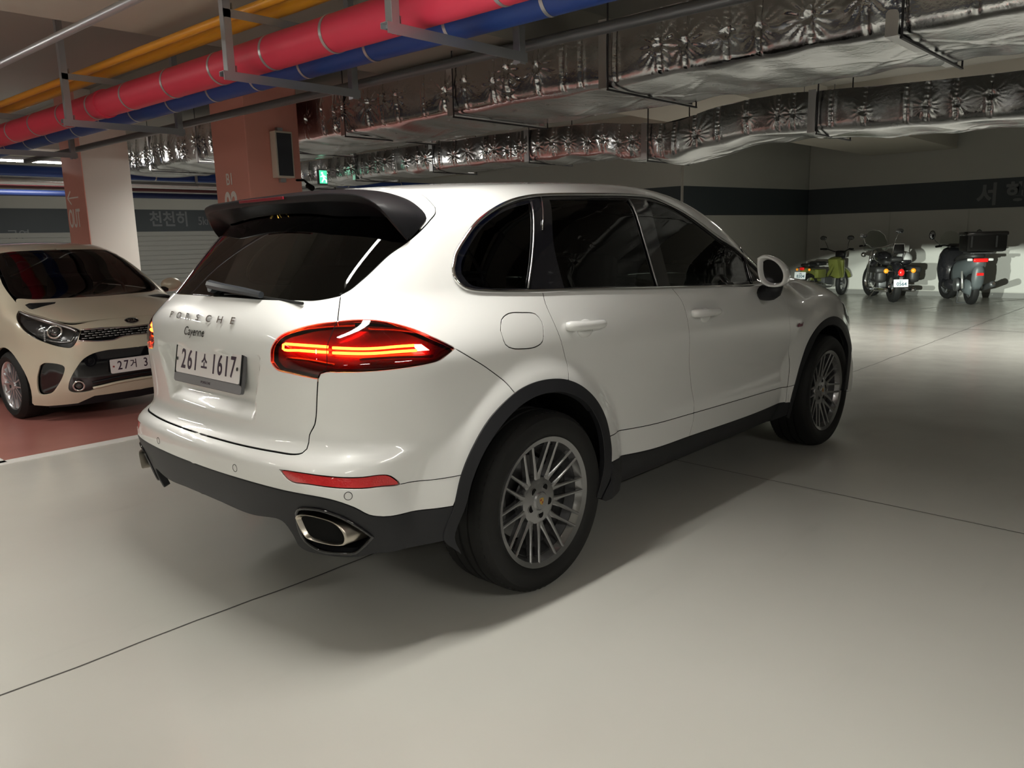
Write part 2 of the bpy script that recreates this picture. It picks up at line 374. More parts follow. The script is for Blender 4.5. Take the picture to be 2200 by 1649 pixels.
E={"gap_bottom":[[0.6013,0.7488],[0.5996,0.7298],[0.5902,0.7182],[0.5686,0.7126],[0.4786,0.7103],[0.2985,0.7081],[0.0485,0.7074]],"gap_side":[[0.6492,0.9426],[0.6412,0.8912],[0.6324,0.8373],[0.6253,0.8123],[0.6039,0.7756],[0.6013,0.7488]],"gap_up":[[0.6919,1.1283],[0.6805,1.1811],[0.672,1.2316]],"glass_bottom":[[0.672,1.2314],[0.6262,1.2163],[0.57,1.2026],[0.508,1.1977],[0.2967,1.1817],[0.0125,1.1741]],"glass_side":[[0.6714,1.2337],[0.7089,1.2568],[0.7547,1.2937],[0.8764,1.3785],[1.011,1.429]],"seam_spoiler":[[1.011,1.429],[1.1907,1.4835],[1.2728,1.507],[1.2951,1.5235],[1.296,1.54],[1.3016,1.575],[1.3054,1.6116]],"tl_inner":[[0.69,1.1292],[0.6233,1.1147],[0.565,1.0947],[0.5096,1.0712],[0.4858,1.0516],[0.4683,1.0303],[0.4646,1.0092],[0.4632,0.9958],[0.4731,0.9855],[0.4931,0.9729],[0.5421,0.9667],[0.6145,0.9566],[0.6512,0.9519]],"tl_top":[[0.69,1.1292],[0.7462,1.1393],[0.8053,1.1432],[0.8801,1.1361],[0.9656,1.1137],[1.0339,1.0851],[1.0869,1.0608],[1.1198,1.044]],"tl_low":[[1.1198,1.044],[1.0766,1.0208],[1.0466,1.0055],[0.9986,0.9944],[0.9034,0.9818],[0.8183,0.9747],[0.7633,0.9724],[0.7075,0.9722],[0.6784,0.972],[0.66,0.9666],[0.6512,0.9519]],"tl_split":[[0.6903,1.1282],[0.6878,1.1052],[0.6839,1.0634],[0.6803,1.0431],[0.6836,0.9954],[0.6797,0.9798],[0.66,0.9666]],"bump_seam":[[1.1164,1.0443],[1.1809,1.0093],[1.2634,0.9633],[1.3432,0.9031],[1.3798,0.8464]],"rarch_out":[[1.0167,0.3784],[1.059,0.4875],[1.0964,0.5979],[1.1543,0.6895],[1.2416,0.7754],[1.3789,0.8465],[1.4902,0.8693],[1.6154,0.8656],[1.713,0.8432],[1.8044,0.7984],[1.8887,0.7281],[1.9425,0.6459],[1.9611,0.563],[1.9636,0.4509],[1.951,0.3781],[1.9048,0.3266],[1.8845,0.3036]],"rarch_in":[[1.0532,0.3758],[1.0994,0.4845],[1.1334,0.5738],[1.1886,0.659],[1.2599,0.7273],[1.3592,0.7878],[1.4706,0.8195],[1.5948,0.8198],[1.6905,0.797],[1.7894,0.7441],[1.8623,0.6629],[1.9013,0.5824],[1.9158,0.4867],[1.9104,0.4257],[1.8899,0.3681],[1.8595,0.3134]],"farch_out":[[3.9021,0.3777],[3.919,0.4363],[3.9401,0.4881],[3.9965,0.6017],[4.0843,0.7183],[4.1775,0.7876],[4.2927,0.8376],[4.4181,0.8602],[4.5388,0.8559],[4.6679,0.8153],[4.7682,0.7526],[4.79,0.6638],[4.7907,0.5632],[4.7753,0.4299]],"farch_in":[[3.9205,0.3754],[4.0095,0.5764],[4.1283,0.7081],[4.2136,0.7722],[4.3278,0.81],[4.4481,0.8141],[4.585,0.7724],[4.6804,0.6969]],"dlo_low":[[3.5104,1.129],[2.602,1.1641],[1.6833,1.22],[1.3991,1.2506],[1.3124,1.2687],[1.2647,1.2941],[1.2459,1.3233],[1.2523,1.3463]],"dlo_up":[[1.2523,1.3463],[1.3,1.3869],[1.353,1.4171],[1.4286,1.4508],[1.533,1.4814],[1.6731,1.5116],[1.795,1.5274],[1.9011,1.533],[2.2363,1.5318],[2.6124,1.5303],[2.7544,1.5237],[2.8679,1.4953],[2.987,1.4615],[3.1101,1.4176],[3.2474,1.3683],[3.412,1.3231],[3.6976,1.2963]],"g1":[[1.3012,1.3254],[1.3123,1.3539],[1.3735,1.3973],[1.4674,1.4425],[1.5722,1.4726],[1.6764,1.4919],[1.8106,1.5079],[1.6093,1.2422],[1.4787,1.2541],[1.3662,1.2721],[1.3221,1.2911]],"g2":[[1.9431,1.5154],[2.5288,1.511],[2.5016,1.3799],[2.4845,1.1833],[1.8234,1.2244],[1.8449,1.3797]],"g3":[[2.6887,1.5108],[2.8592,1.4901],[2.9761,1.4542],[3.0998,1.409],[3.2381,1.3593],[3.3981,1.3117],[3.6796,1.2869],[3.5126,1.1387],[2.6039,1.176],[2.6367,1.3855]],"chrome1":[[1.8132,1.5079],[1.6085,1.2407]],"chrome2":[[1.8998,1.5289],[1.7972,1.4201],[1.6834,1.2318]],"chrome3":[[2.5288,1.511],[2.5016,1.3799],[2.4863,1.1803]],"qdiv":[[3.4972,1.3434],[3.4494,1.1381]],"gapB":[[2.6163,1.5304],[2.5799,1.3635],[2.602,1.1641]],"gap_rd_rear":[[1.6833,1.22],[1.6728,1.1676],[1.6812,1.086],[1.706,0.9893],[1.7248,0.8989],[1.7041,0.8502]],"gap_mid":[[2.602,1.1641],[2.6546,1.104],[2.6763,1.0317],[2.6953,0.9164],[2.7036,0.7942],[2.7421,0.6898],[2.7946,0.5695],[2.7828,0.5109]],"gap_mid2":[[2.7828,0.5109],[2.7742,0.4736],[2.75,0.4219],[2.745,0.3977]],"gap_fd":[[3.5104,1.129],[3.7636,1.0953],[3.8474,1.0114],[3.8878,0.8912],[3.9175,0.7928],[3.9246,0.6601],[3.8856,0.4783]],"gap_fd2":[[3.8856,0.4783],[3.8703,0.3533]],"low_seam_r":[[1.9771,0.5588],[2.391,0.5237],[2.7828,0.5109]],"low_seam_f":[[2.7828,0.5109],[3.2462,0.4976],[3.8856,0.4783]],"sill_top_r":[[1.9634,0.445],[2.3899,0.4009],[2.746,0.3941]],"sill_top_f":[[2.746,0.3941],[3.4883,0.3775],[3.9008,0.3838]],"fuel":[[1.3742,1.089],[1.4028,1.1322],[1.4518,1.1517],[1.5229,1.1473],[1.5917,1.1335],[1.6118,1.0993],[1.6055,1.0627],[1.5854,1.0216],[1.5396,1.0056],[1.4627,1.0076],[1.4102,1.0159],[1.3768,1.0351]],"blk":[[0.1594,0.5934],[0.3849,0.5942],[0.5395,0.5911],[0.6581,0.5869],[0.7091,0.5738],[0.7558,0.547],[0.7925,0.5142],[0.8168,0.5034],[0.8525,0.4949],[1.0563,0.4902]],"fog":[[0.5353,0.6634],[0.5693,0.6647],[0.6165,0.6635],[0.6716,0.658],[0.734,0.6501],[0.7824,0.6457],[0.807,0.6457],[0.8271,0.6446],[0.8477,0.6399],[0.8581,0.6333],[0.883,0.5971],[0.8306,0.6044],[0.7817,0.6087],[0.7342,0.6148],[0.6853,0.6219],[0.6318,0.6279],[0.5786,0.6286],[0.555,0.6426]],"seam_fog":[[0.8859,0.5969],[0.9776,0.594],[1.0944,0.5956]],"exh_hole":[[0.5768,0.5129],[0.5905,0.5307],[0.6192,0.5382],[0.6628,0.5401],[0.7161,0.518],[0.7511,0.4882],[0.7881,0.4452],[0.7974,0.4323],[0.7858,0.4163],[0.7559,0.3825],[0.7437,0.3728],[0.694,0.3695],[0.6272,0.3686],[0.578,0.398],[0.5679,0.4504]],"valance_low":[[1.0502,0.3723],[0.8736,0.3572],[0.7912,0.3615],[0.7491,0.3524],[0.7051,0.3491],[0.6378,0.3441],[0.5557,0.3476],[0.5335,0.363],[0.5264,0.4059],[0.5068,0.4521],[0.486,0.4626],[0.344,0.4495],[0.1253,0.4603]],"bars_u":[[0.5136,1.0444],[0.5233,1.0477],[0.5814,1.0473],[0.6455,1.0463],[0.6791,1.0453]],"bars_u2":[[0.6935,1.0429],[0.7903,1.0432],[0.8477,1.0475],[0.8927,1.053],[0.9603,1.0593]],"bars_l":[[0.5136,1.0444],[0.5123,1.0321],[0.5832,1.0302],[0.6477,1.0289],[0.6811,1.0285]],"bars_l2":[[0.6952,1.0272],[0.7911,1.0275],[0.8476,1.0309],[0.8917,1.0353],[0.9677,1.041]],"bars_end":[[0.9542,1.0631],[0.9885,1.0638],[1.0163,1.042],[0.9706,1.0385]],"hl":[[4.8297,0.9223],[4.9105,0.8634],[4.964,0.7916],[4.893,0.7892],[4.7795,0.8582]],"belt":[[3.5104,1.129],[2.602,1.1641],[1.6833,1.22]],"head":[[3.1625,2.0925],[3.1575,1.9425],[3.1425,1.7925],[3.1275,1.6925],[3.1075,1.6355]],"apil_in":[[3.1075,1.6355],[3.1425,1.6055],[3.3225,1.5479],[3.5625,1.4577],[3.7925,1.338],[3.9825,1.2262]],"apil_base":[[3.9825,1.2262],[3.9625,1.1628]],"hoodline":[[3.9625,1.1628],[3.9825,1.2262],[4.1425,1.1871],[4.3425,1.1974],[4.5425,1.1959],[4.8095,1.1674],[5.1644,1.0506],[5.3919,0.9634],[5.635,0.9129],[5.935,0.8941]]}
X={"sp_lo":[[0.1027,-0.6,1.5766],[0.3264,-0.6,1.5739],[0.4485,-0.59,1.57],[0.5724,-0.55,1.5591],[0.6128,-0.525,1.5466],[0.6452,-0.505,1.5195],[0.6634,-0.475,1.4781],[0.6709,-0.425,1.4252]],"sp_up":[[0.1155,-0.605,1.6061],[0.3167,-0.605,1.6032],[0.4593,-0.595,1.6001],[0.5869,-0.56,1.5863],[0.6274,-0.535,1.5629],[0.6538,-0.51,1.533],[0.6706,-0.478,1.4885],[0.68,-0.425,1.4275]],"mouth":[[0.6405,-0.9497,0.5054],[0.6455,-0.9467,0.514],[0.6636,-0.936,0.5185],[0.7103,-0.9083,0.513],[0.7673,-0.8744,0.4934],[0.7917,-0.8599,0.4653],[0.7988,-0.8557,0.4393],[0.7919,-0.8598,0.4189],[0.7683,-0.8738,0.4131],[0.7189,-0.9032,0.4187],[0.6726,-0.9306,0.434],[0.6591,-0.9386,0.4532]],"letters":[[-0.253,-0.898,1.153],[-0.176,-0.904,1.153],[-0.096,-0.907,1.154],[-0.009,-0.909,1.153],[0.078,-0.908,1.151],[0.162,-0.906,1.15],[0.247,-0.901,1.149]],"script":[[-0.123,-0.921,1.098],[0.066,-0.923,1.095]],"wiper":[[-0.016,-0.817,1.264],[0.338,-0.809,1.245],[0.511,-0.776,1.222]],"sensor1":[[0.321,-0.986,0.631]],"sensor2":[[0.805,-0.841,0.589]],"h1":[[0.902,0.201,1.063],[0.907,0.43,1.055]],"h2":[[0.917,1.175,1.032],[0.918,1.419,1.026]],"h1cup":[[0.913,0.317,1.021]],"h2cup":[[0.923,1.307,0.991]],"badge":[[0.917,2.441,0.845],[0.919,2.562,0.851]],"mirbase":[[0.88,1.977,1.138],[0.884,2.221,1.087]]}
# ------------------------------------------------ shared materials
M_white=mat('white_paint',(.72,.725,.715),.32,coat=1.0,coat_r=.02)
M_blackpl=mat('black_plastic',(.012,.0125,.015),.5,spec=.35,fn=lambda m,nt,b: bump(nt,b,noise(nt,900,2).outputs[0],.12,.0006))
M_blackgl=mat('gloss_black',(.006,.006,.008),.06,coat=.6)
M_dark=mat('matt_black',(.008,.008,.008),.9,spec=.1)
M_rub=mat('tyre_rubber',(.010,.010,.010),.65,spec=.3)
M_chrome=mat('chrome',(.86,.86,.87),.07,1.0)
M_brush=mat('brushed_steel',(.50,.46,.40),.28,1.0,fn=lambda m,nt,b: bump(nt,b,noise(nt,60,4,stretch=(1,.03,1)).outputs[0],.25,.001))
M_alloy=mat('alloy_paint',(.29,.29,.295),.26,.85,coat=.5,coat_r=.08)
M_disc=mat('brake_disc_steel',(.25,.25,.25),.35,1.0)
M_glass=glass_mat('tinted_glass',(.03,.03,.034),.008,1.38)
M_red=glass_mat('red_lens',(.55,.040,.03),.02,1.5)
M_redin=mat('lamp_housing',(.10,.003,.004),.22,coat=.3)
M_refl=mat('red_reflector',(.55,.012,.015),.22,coat=1.,fn=lambda m,nt,b: bump(nt,b,noise(nt,160,2).outputs[0],.5,.002))
M_glow=mat('lamp_glow',(1,.4,.05),.5,emit=(1.0,.62,.10),es=60)
M_glow2=mat('lamp_glow_hot',(1,.4,.05),.5,emit=(1.0,.85,.7),es=90)
M_int=mat('cabin_leather',(.007,.007,.008),.7,spec=.2)
M_wheelgrey=mat('steering_grey',(.09,.09,.095),.5)
# ================================================ THE GARAGE
def floor_fn(m,nt,b):
    n=noise(nt,.9,4,.5); r=ramp(nt,n.outputs[0],[(.3,(.50,.495,.455)),(.7,(.535,.53,.49))])
    n2=noise(nt,5,3,.5,stretch=(1,.2,1)); r2=ramp(nt,n2.outputs[0],[(.26,(.82,.82,.82)),(.36,(1,1,1))])
    mx=N(nt,'ShaderNodeMixRGB'); mx.blend_type='MULTIPLY'; mx.inputs[0].default_value=.25; lk(nt,r.outputs[0],mx.inputs[1]); lk(nt,r2.outputs[0],mx.inputs[2]); lk(nt,mx.outputs[0],b.inputs['Base Color'])
    n3=noise(nt,3,4,.6); rr=ramp(nt,n3.outputs[0],[(.3,(.17,)*3),(.7,(.27,)*3)]); lk(nt,rr.outputs[0],b.inputs['Roughness'])
    bump(nt,b,noise(nt,1.8,4,.5).outputs[0],.08,.02)
M_floor=mat('floor_epoxy',(.4,.4,.37),.28,spec=.5,fn=floor_fn)
M_bay=mat('bay_paint_red',(.34,.135,.115),.32,fn=lambda m,nt,b:(lk(nt,ramp(nt,noise(nt,3,4).outputs[0],[(.3,(.31,.12,.10)),(.7,(.37,.15,.13))]).outputs[0],b.inputs['Base Color']),bump(nt,b,noise(nt,6,4).outputs[0],.06,.01)))
M_line=mat('line_paint_white',(.70,.69,.66),.4)
M_joint=mat('joint_dark',(.06,.055,.05),.8)
def wall_fn(c):
    def f(m,nt,b):
        lk(nt,ramp(nt,noise(nt,.7,4).outputs[0],[(.3,tuple(k*.93 for k in c)),(.7,c)]).outputs[0],b.inputs['Base Color']); bump(nt,b,noise(nt,40,3).outputs[0],.08,.004)
    return f
M_wall=mat('wall_paint_grey',(.42,.42,.39),.6,fn=wall_fn((.42,.42,.385)))
M_band=mat('band_slate',(.035,.045,.052),.55)
M_ceil=mat('ceiling_concrete',(.34,.33,.30),.85,fn=wall_fn((.34,.33,.30)))
M_beam=mat('beam_concrete',(.50,.47,.41),.85,fn=wall_fn((.50,.47,.41)))
M_pink=mat('pillar_pink',(.78,.35,.285),.55,fn=wall_fn((.78,.35,.285)))
M_pgrey=mat('pillar_grey',(.68,.67,.62),.55,fn=wall_fn((.68,.67,.62)))
M_txt=mat('lettering_light',(.88,.84,.80),.6)
M_sign=mat('sign_letters_grey',(.13,.14,.15),.5)
def struct(o): o['kind']='structure'; return o
fl=struct(MB().box((-4,2,-.05),(32,34,.1)).build('floor',M_floor))
XB=-3.16
bays=[(-.86,1.64),(-3.36,-1.0),(-5.9,-3.5),(1.78,4.2),(4.34,6.8)]
for a,b in bays[:3]+bays[3:]:
    MB().box(((XB-.06-8.2)/2,(a+b)/2,.0015),(8.2-.06+XB,b-a,.003)).build('painted_bay',M_bay,fl)
MB().box((XB,.45,.002),(.12,12.9,.004)).build('parking_line',M_line,fl)
for y in (-.93,1.71,-3.43,4.27): MB().box(((XB-8.2)/2,y,.002),(8.2+XB,.13,.004)).build('parking_line',M_line,fl)
def joint(pts,w=.005):
    pts=[Vector(p) for p in pts]; m=MB()
    for a,b in zip(pts,pts[1:]):
        d=(b-a).normalized(); s_=Vector((-d.y,d.x,0))*w/2; m.add([a-s_,b-s_,b+s_,a+s_],[(0,1,2,3)])
    m.build('floor_joint',M_joint,fl)
ys=np.arange(-9,16,.11); joint([(.10+.0035*math.sin(y*7)+.004*random.uniform(-1,1),y,.0012) for y in ys],.008)
xs=np.arange(-2.9,8,.15); joint([(x,1.915-.04*(x-1.4)+.003*random.uniform(-1,1),.0012) for x in xs],.006)
xs=np.arange(-4.5,8,.3); joint([(x,10.2,.0012) for x in xs],.012)
joint([(-.2,16.0,.0012),(-1.3,13.0,.0012)],.02)
H=3.4
def wallbox(name,a,b,th=.2,side=1,band=True,z0=1.79,z1=2.36,mw=None):
    a=Vector((*a,0));b=Vector((*b,0)); d=(b-a); L=d.length; d.normalize(); n=Vector((-d.y,d.x,0))*side; c=(a+b)/2
    R3=Matrix((d,n,Vector((0,0,1)))).transposed()
    o=struct(MB().box(c-n*th/2+Vector((0,0,H/2)),(L,th,H),rot=R3).build(name,mw or M_wall))
    if band: MB().box(c+n*.001+Vector((0,0,(z0+z1)/2)),(L,.006,z1-z0),rot=R3).build('painted_band',M_band,o)
    MB().box(c+n*.004+Vector((0,0,.05)),(L,.012,.10),rot=R3).build('skirting',mat('skirting_grey',(.16,.16,.15),.5),o)
    return o
wb=wallbox('wall_back',(-4.70,16.1),(9,16.1),side=-1)
wallbox('wall_corner',(-4.70,16.2),(-5.40,11.72),side=1)
wallbox('wall_recess',(-5.45,11.7),(-18,11.7),side=1)
wl=wallbox('wall_left',(-17.5,11.8),(-17.5,-13),side=1)
wallbox('wall_right',(9,16),(9,-13),side=-1)
wallbox('wall_front',(-17.5,-13),(9,-13),side=1)
# panels of the back walls: shallow painted boards
for i,x in enumerate(np.arange(-4.4,6,1.53)): MB().box((x+.75,16.1-.004,.95),(1.50,.008,1.66)).build('wall_panel',mat('wall_panel_paint',(.47,.47,.44),.5,fn=wall_fn((.47,.47,.44))),wb)
for z in np.arange(.15,1.75,.12): MB().box((-17.49,6.0,z+.05),(.02,11,.110)).build('wall_slat',mat('slat_paint',(.30,.30,.28),.6),wl)
def wtext(t,size,loc,xax,zax,parent,m=M_sign,**k):
    return text('lettering',t,size,frame(xax,Vector(zax).cross(Vector(xax)) if False else Vector((0,0,1)),loc),m,parent,depth=.002,**k)
wtext('서 행',.46,(-.80,16.09,2.03),(1,0,0),None,wb,bold=.014,sx=.92)
wtext('천천히',.40,(-17.49,6.84,2.10),(0,1,0),None,wl,bold=.010,sx=.92)
wtext('5km/h',.30,(-17.49,7.90,2.07),(0,1,0),None,wl,bold=.003,sx=.80)
wtext('금연',.26,(-17.49,3.38,1.75),(0,1,0),None,wl,bold=.004)
ce=struct(MB().box((-4,2,H+.1),(32,34,.2)).build('ceiling',M_ceil))
tn=0
for x0,x1,y0,y1,h_ in ((-3.35,-1.64,-13,16,.4),(4.2,5.6,-13,16,.4),(-12.6,-11.2,-13,16,.4),(-11.2,-3.35,1.75,2.5,.3),(-1.64,4.2,1.75,2.5,.3),(-11.2,-3.35,9.2,9.9,.3),(-1.64,4.2,9.2,9.9,.3),(-1.64,4.2,-6.2,-5.5,.3)):
    tn+=1; struct(MB().box(((x0+x1)/2,(y0+y1)/2,H-h_/2),(x1-x0,y1-y0,h_)).build('trim_%d'%tn,M_beam))
# pillars
def pillar(x0,x1,y0,y1,label,m1,m2):
    o=tag(empty('pillar',((x0+x1)/2,(y0+y1)/2,0)),label,'pillar'); c=Vector(((x0+x1)/2,(y0+y1)/2,0))
    MB().box((0,0,H/2),(x1-x0,y1-y0,H),bev=.012).build('shaft',m2,o)
    if m1 is not m2: MB().box((0,(y0-y1)/2-.002,H/2),(x1-x0-.004,.008,H)).build('painted_face',m1,o)
    return o,c
pb,c=pillar(-5.19,-4.5,1.87,2.48,'salmon pink square pillar marked B1 behind the large white car',M_pink,M_pink)
def ptext(t,size,p,o,c,**k): return text('lettering',t,size,frame((1,0,0),(0,0,1),Vector(p)-c),M_txt,o,depth=.001,**k)
ptext('B1',.165,(-4.885,1.866,2.09),pb,c,sx=.85,bold=.002)
ptext('02',.34,(-4.885,1.866,1.83),pb,c,sx=.80,bold=.010)
po,c=pillar(-8.70,-8.0,1.55,2.14,'pillar behind the beige hatchback, pink face marked OUT and a pale grey side',M_pink,M_pgrey)
ptext('OUT',.33,(-8.45,1.542,1.81),po,c,sx=.58,bold=.004)
ar=MB(); 
for a,b in (((-8.62,0,2.085),(-8.24,0,2.085)),((-8.62,0,2.085),(-8.50,0,2.17)),((-8.62,0,2.085),(-8.50,0,2.0))):
    a=Vector(a);b=Vector(b); ar.tube([Vector((a.x,1.543,a.z))-c,Vector((b.x,1.543,b.z))-c],.009,4)
ar.build('arrow',M_txt,po)
# speaker on the pillar
sp_=tag(empty('loudspeaker',(-4.5,2.235,2.32)),'white framed column loudspeaker on the pink pillar','loudspeaker')
MB().box((.055,0,0),(.10,.20,.46),bev=.008).build('housing',mat('cream_plastic',(.62,.58,.50),.5),sp_)
MB().box((.108,0,0),(.006,.165,.42),bev=.002).build('grille',mat('speaker_cloth',(.03,.035,.045),.7),sp_)
MB().box((.02,0,.0),(.05,.06,.54)).build('mounting_bracket',mat('galvanised',(.42,.43,.45),.42,.85),sp_)
cm=tag(empty('security_camera',(-4.42,2.50,2.02)),'small dark camera fixed at the side of the pink pillar','camera')
MB().cyl((0,0,0),(.10,-.02,-.03),.03,14).build('body',M_dark,cm,30); MB().tube([(0,0,.02),(-.04,-.02,.06),(-.09,-.09,.06)],.012,8).build('arm',M_dark,cm,True)
# ------------------------------------------------ tube lamps
M_tube=mat('lamp_tube',(1,1,1),.5,emit=(1.0,.96,.88),es=65); M_fix=mat('lamp_casing',(.55,.55,.53),.5)
n_=0
for i,(x,y,z,L,ax,pw,wh) in enumerate(TUBES):
    o=empty('tube_lamp',(x,y,z)); lab='lit linear lamp hanging beyond the beige hatchback, left of the OUT pillar' if wh=='' else 'linear lamp '+wh
    tag(o,lab,'lamp','linear lamps hung over the lanes')
    MB().box((0,0,.035),(.09,L+.06,.045),bev=.01).build('casing',M_fix,o)
    MB().tube([(0,-L/2,0),(0,L/2,0)],.016,10).build('tube',M_tube,o,True)
    for s_ in (-1,1) if z>2.41 else (): MB().cyl((0,s_*L*.4,.05),(0,s_*L*.4,H-z),.005,6).build('hanger_rod',mat('rod_steel',(.25,.25,.25),.4,.8),o)
# ------------------------------------------------ pipes on brackets
M_galv=mat('galvanised',(.42,.43,.45),.42,.85); M_chrome_r=mat('bolt_zinc',(.6,.6,.6),.25,1.); M_pred=mat('pipe_jacket_red',(.62,.035,.075),.5,fn=lambda m,nt,b:bump(nt,b,noise(nt,30,4).outputs[0],.15,.004))
M_pblue=mat('pipe_jacket_blue',(.015,.055,.26),.5,fn=lambda m,nt,b:bump(nt,b,noise(nt,30,4).outputs[0],.15,.004)); M_yel=mat('pipe_yellow',(.75,.33,.02),.4)
def pipe(name,a,b,r,m,lab,bands=0,cat='pipe',bm=None,joints=()):
    a=Vector(a);b=Vector(b); d=(b-a); L=d.length; d.normalize(); o=tag(empty(name,a),lab,cat)
    k=int(L/.4)+1; pts=[d*(L*i/k) for i in range(k+1)]
    MB().tube(pts,[r*(1+.012*math.sin(i*2.7)) for i in range(k+1)],28).build('jacket' if bands else 'tube',m,o,True)
    if bands:
        t=.2; x=Vector((0,0,1)).cross(d).normalized(); y=d.cross(x)
        while t<L:
            c=d*t; MB().ringloft([[c+d*q+(x*math.cos(2*PI*j/32)+y*math.sin(2*PI*j/32))*rr for j in range(32)] for q,rr in ((-.011,r*1.004),(-.011,r*1.03),(.011,r*1.03),(.011,r*1.004))],cap=False).build('band',bm,o,40); t+=bands*random.uniform(.92,1.08)
    for t in joints:
        c=d*t; MB().tube([c-d*.035,c-d*.03,c+d*.03,c+d*.035],[r*.8,r*1.08,r*1.08,r*.8],28).build('coupling',m,o,40)
    return o
M_strap=mat('strap_tin',(.50,.50,.50),.35,.8)
sl=.035
def yy(y,x): return y+ (x+1.5)*sl
def P2(x,y,z): return (x,yy(y,x),z)
pipe('water_pipe',P2(-8.0,.40,2.55),P2(4.5,.40,2.55),.100,M_pred,'thick red jacketed pipe running overhead with tin bands',.62,bm=M_strap,joints=(4.15,))
pipe('water_pipe',P2(-8.0,.78,2.565),P2(4.5,.78,2.565),.085,M_pblue,'blue jacketed pipe running overhead next to the red pipe',.62,bm=M_strap)
pipe('gas_pipe',P2(-8.0,.40,2.835),P2(4.5,.40,2.835),.028,M_yel,'thin yellow pipe above the red pipe')
pipe('gas_pipe',P2(-8.0,.56,2.845),P2(4.5,.56,2.845),.045,M_yel,'thicker yellow pipe behind the thin yellow one, above the red pipe')
pipe('conduit',P2(-8.0,-.54,2.60),P2(4.5,-.56,2.60),.022,M_galv,'bare grey steel conduit in front of the red pipe at top left')
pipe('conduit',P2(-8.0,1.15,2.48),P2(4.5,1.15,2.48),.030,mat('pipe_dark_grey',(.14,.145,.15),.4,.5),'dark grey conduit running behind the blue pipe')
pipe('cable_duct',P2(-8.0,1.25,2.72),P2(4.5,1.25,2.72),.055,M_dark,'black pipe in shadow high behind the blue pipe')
def perf(m,a,b,w=.045):
    a=Vector(a);b=Vector(b); d=(b-a).normalized()
    side=Vector((1,0,0)) if abs(d.x)<.5 else Vector((0,1,0)); n=d.cross(side).normalized(); R3=Matrix((side,n,d)).transposed(); L=(b-a).length; c=(a+b)/2
    m.box(c,(w,.004,L),rot=R3); m.box(c+side*w/2+n*w/2,(.004,w,L),rot=R3); m.box(c-side*w/2+n*w*.25,(.004,w*.5,L),rot=R3)
def bracket(x,lab):
    y0=yy(.14,x); y1=yy(1.02,x); o=tag(empty('pipe_bracket',(x,y0,H)),lab,'bracket'); B=Vector((x,y0,H))
    m=MB(); perf(m,Vector((x,y0,2.40))-B,Vector((x,y0,H))-B); m.build('front_upright',M_galv,o)
    m=MB(); perf(m,Vector((x,y1,2.36))-B,Vector((x,y1,H))-B); m.build('rear_upright',M_galv,o)
    m=MB(); perf(m,Vector((x,y0-.03,2.42))-B,Vector((x,y1+.06,2.42))-B,.05); m.build('lower_arm',M_galv,o)
    m=MB(); perf(m,Vector((x,y0,2.765))-B,Vector((x,y1,2.765))-B,.045); m.build('upper_arm',M_galv,o)
    for dz in (2.42,2.765):
        for dx in (-.012,.012):
            for dy in (.03,.06): MB().cyl(Vector((x+dx,y0+dy,dz-.04))-B,Vector((x+dx,y0+dy,dz+.04))-B,.006,6).build('bolt',M_chrome_r,o)
for x,l in ((-6.3,'third from the nearest, far left'),(-3.97,'second, at the upper left'),(-1.57,'the one above the rear window'),(-.12,'right one, above the rear roof edge'),(2.3,'nearest the camera'),):
    bracket(x,'galvanised bracket under the red and blue pipes, '+l)
# far pipes on the left
def far(name,z,r,m,lab,x=-10,bands=0): return pipe(name,(x,-4,z),(x,10.9,z),r,m,lab,bands,bm=M_strap)
far('water_pipe',2.54,.075,M_pblue,'blue pipe far left below the lit tube lamp',bands=1.2)
far('sprinkler_pipe',2.39,.052,mat('steel_pipe',(.55,.55,.55),.3,.9),'bright steel pipe far left, lowest of the cross pipes',x=-9.9)
far('water_pipe',2.43,.055,mat('pipe_red_dimmed',(.07,.008,.012),.6),'red pipe far left behind the steel pipe, dimmed in its colour',x=-11.2)  # dim light is put into the colour of this red jacket
far('water_pipe',2.34,.05,mat('pipe_blue_dimmed',(.008,.02,.09),.5),'second blue pipe far left, behind the steel pipe',x=-11.7)  # blue darkened in the colour itself, so the pipe looks dimly lit
for x_ in (-9.9,):
    o=tag(empty('pipe_hanger',(x_,3.95,H)),'steel rod hanger gripping the bright steel pipe between the pillars','hanger')
    MB().cyl((0,0,0),(0,0,2.36-H),.018,8).build('rod',M_galv,o); MB().tube([(0,.055*0,0)]+[( .055*math.cos(a),0,2.41-H+.055*math.sin(a)) for a in np.linspace(.1,6.2,20)][1:] ,.008,6).build('clamp',M_galv,o)
# exit sign
ex=tag(empty('exit_sign',(-7.43,4.72,2.40)),'small lit green exit sign beside the pink pillar','sign')
MB().box((0,0,0),(.05,.15,.22),bev=.006).build('casing',mat('sign_casing',(.05,.06,.06),.5),ex)
MB().box((.028,0,0),(.004,.13,.19)).build('lit_panel',mat('sign_green',(.1,.8,.5),.4,emit=(.12,1.0,.55),es=.9),ex)
m=MB(); m.sphere((.032,-.02,.055),.018,8,6,(.3,1,1)); m.tube([(.032,-.01,.035),(.032,.01,-.02)],.014,6); m.tube([(.032,.01,-.02),(.032,-.03,-.075)],.010,6); m.tube([(.032,.01,-.02),(.032,.05,-.05),(.032,.045,-.08)],.010,6); m.tube([(.032,-.05,.0),(.032,0,.02),(.032,.05,0)],.008,6)
m.build('running_figure',mat('sign_white',(.9,1,.9),.4,emit=(.8,1,.85),es=1.4),ex)
MB().cyl((0,0,.11),(0,0,H-2.40),.012,6).build('hanger_rod',M_galv,ex)
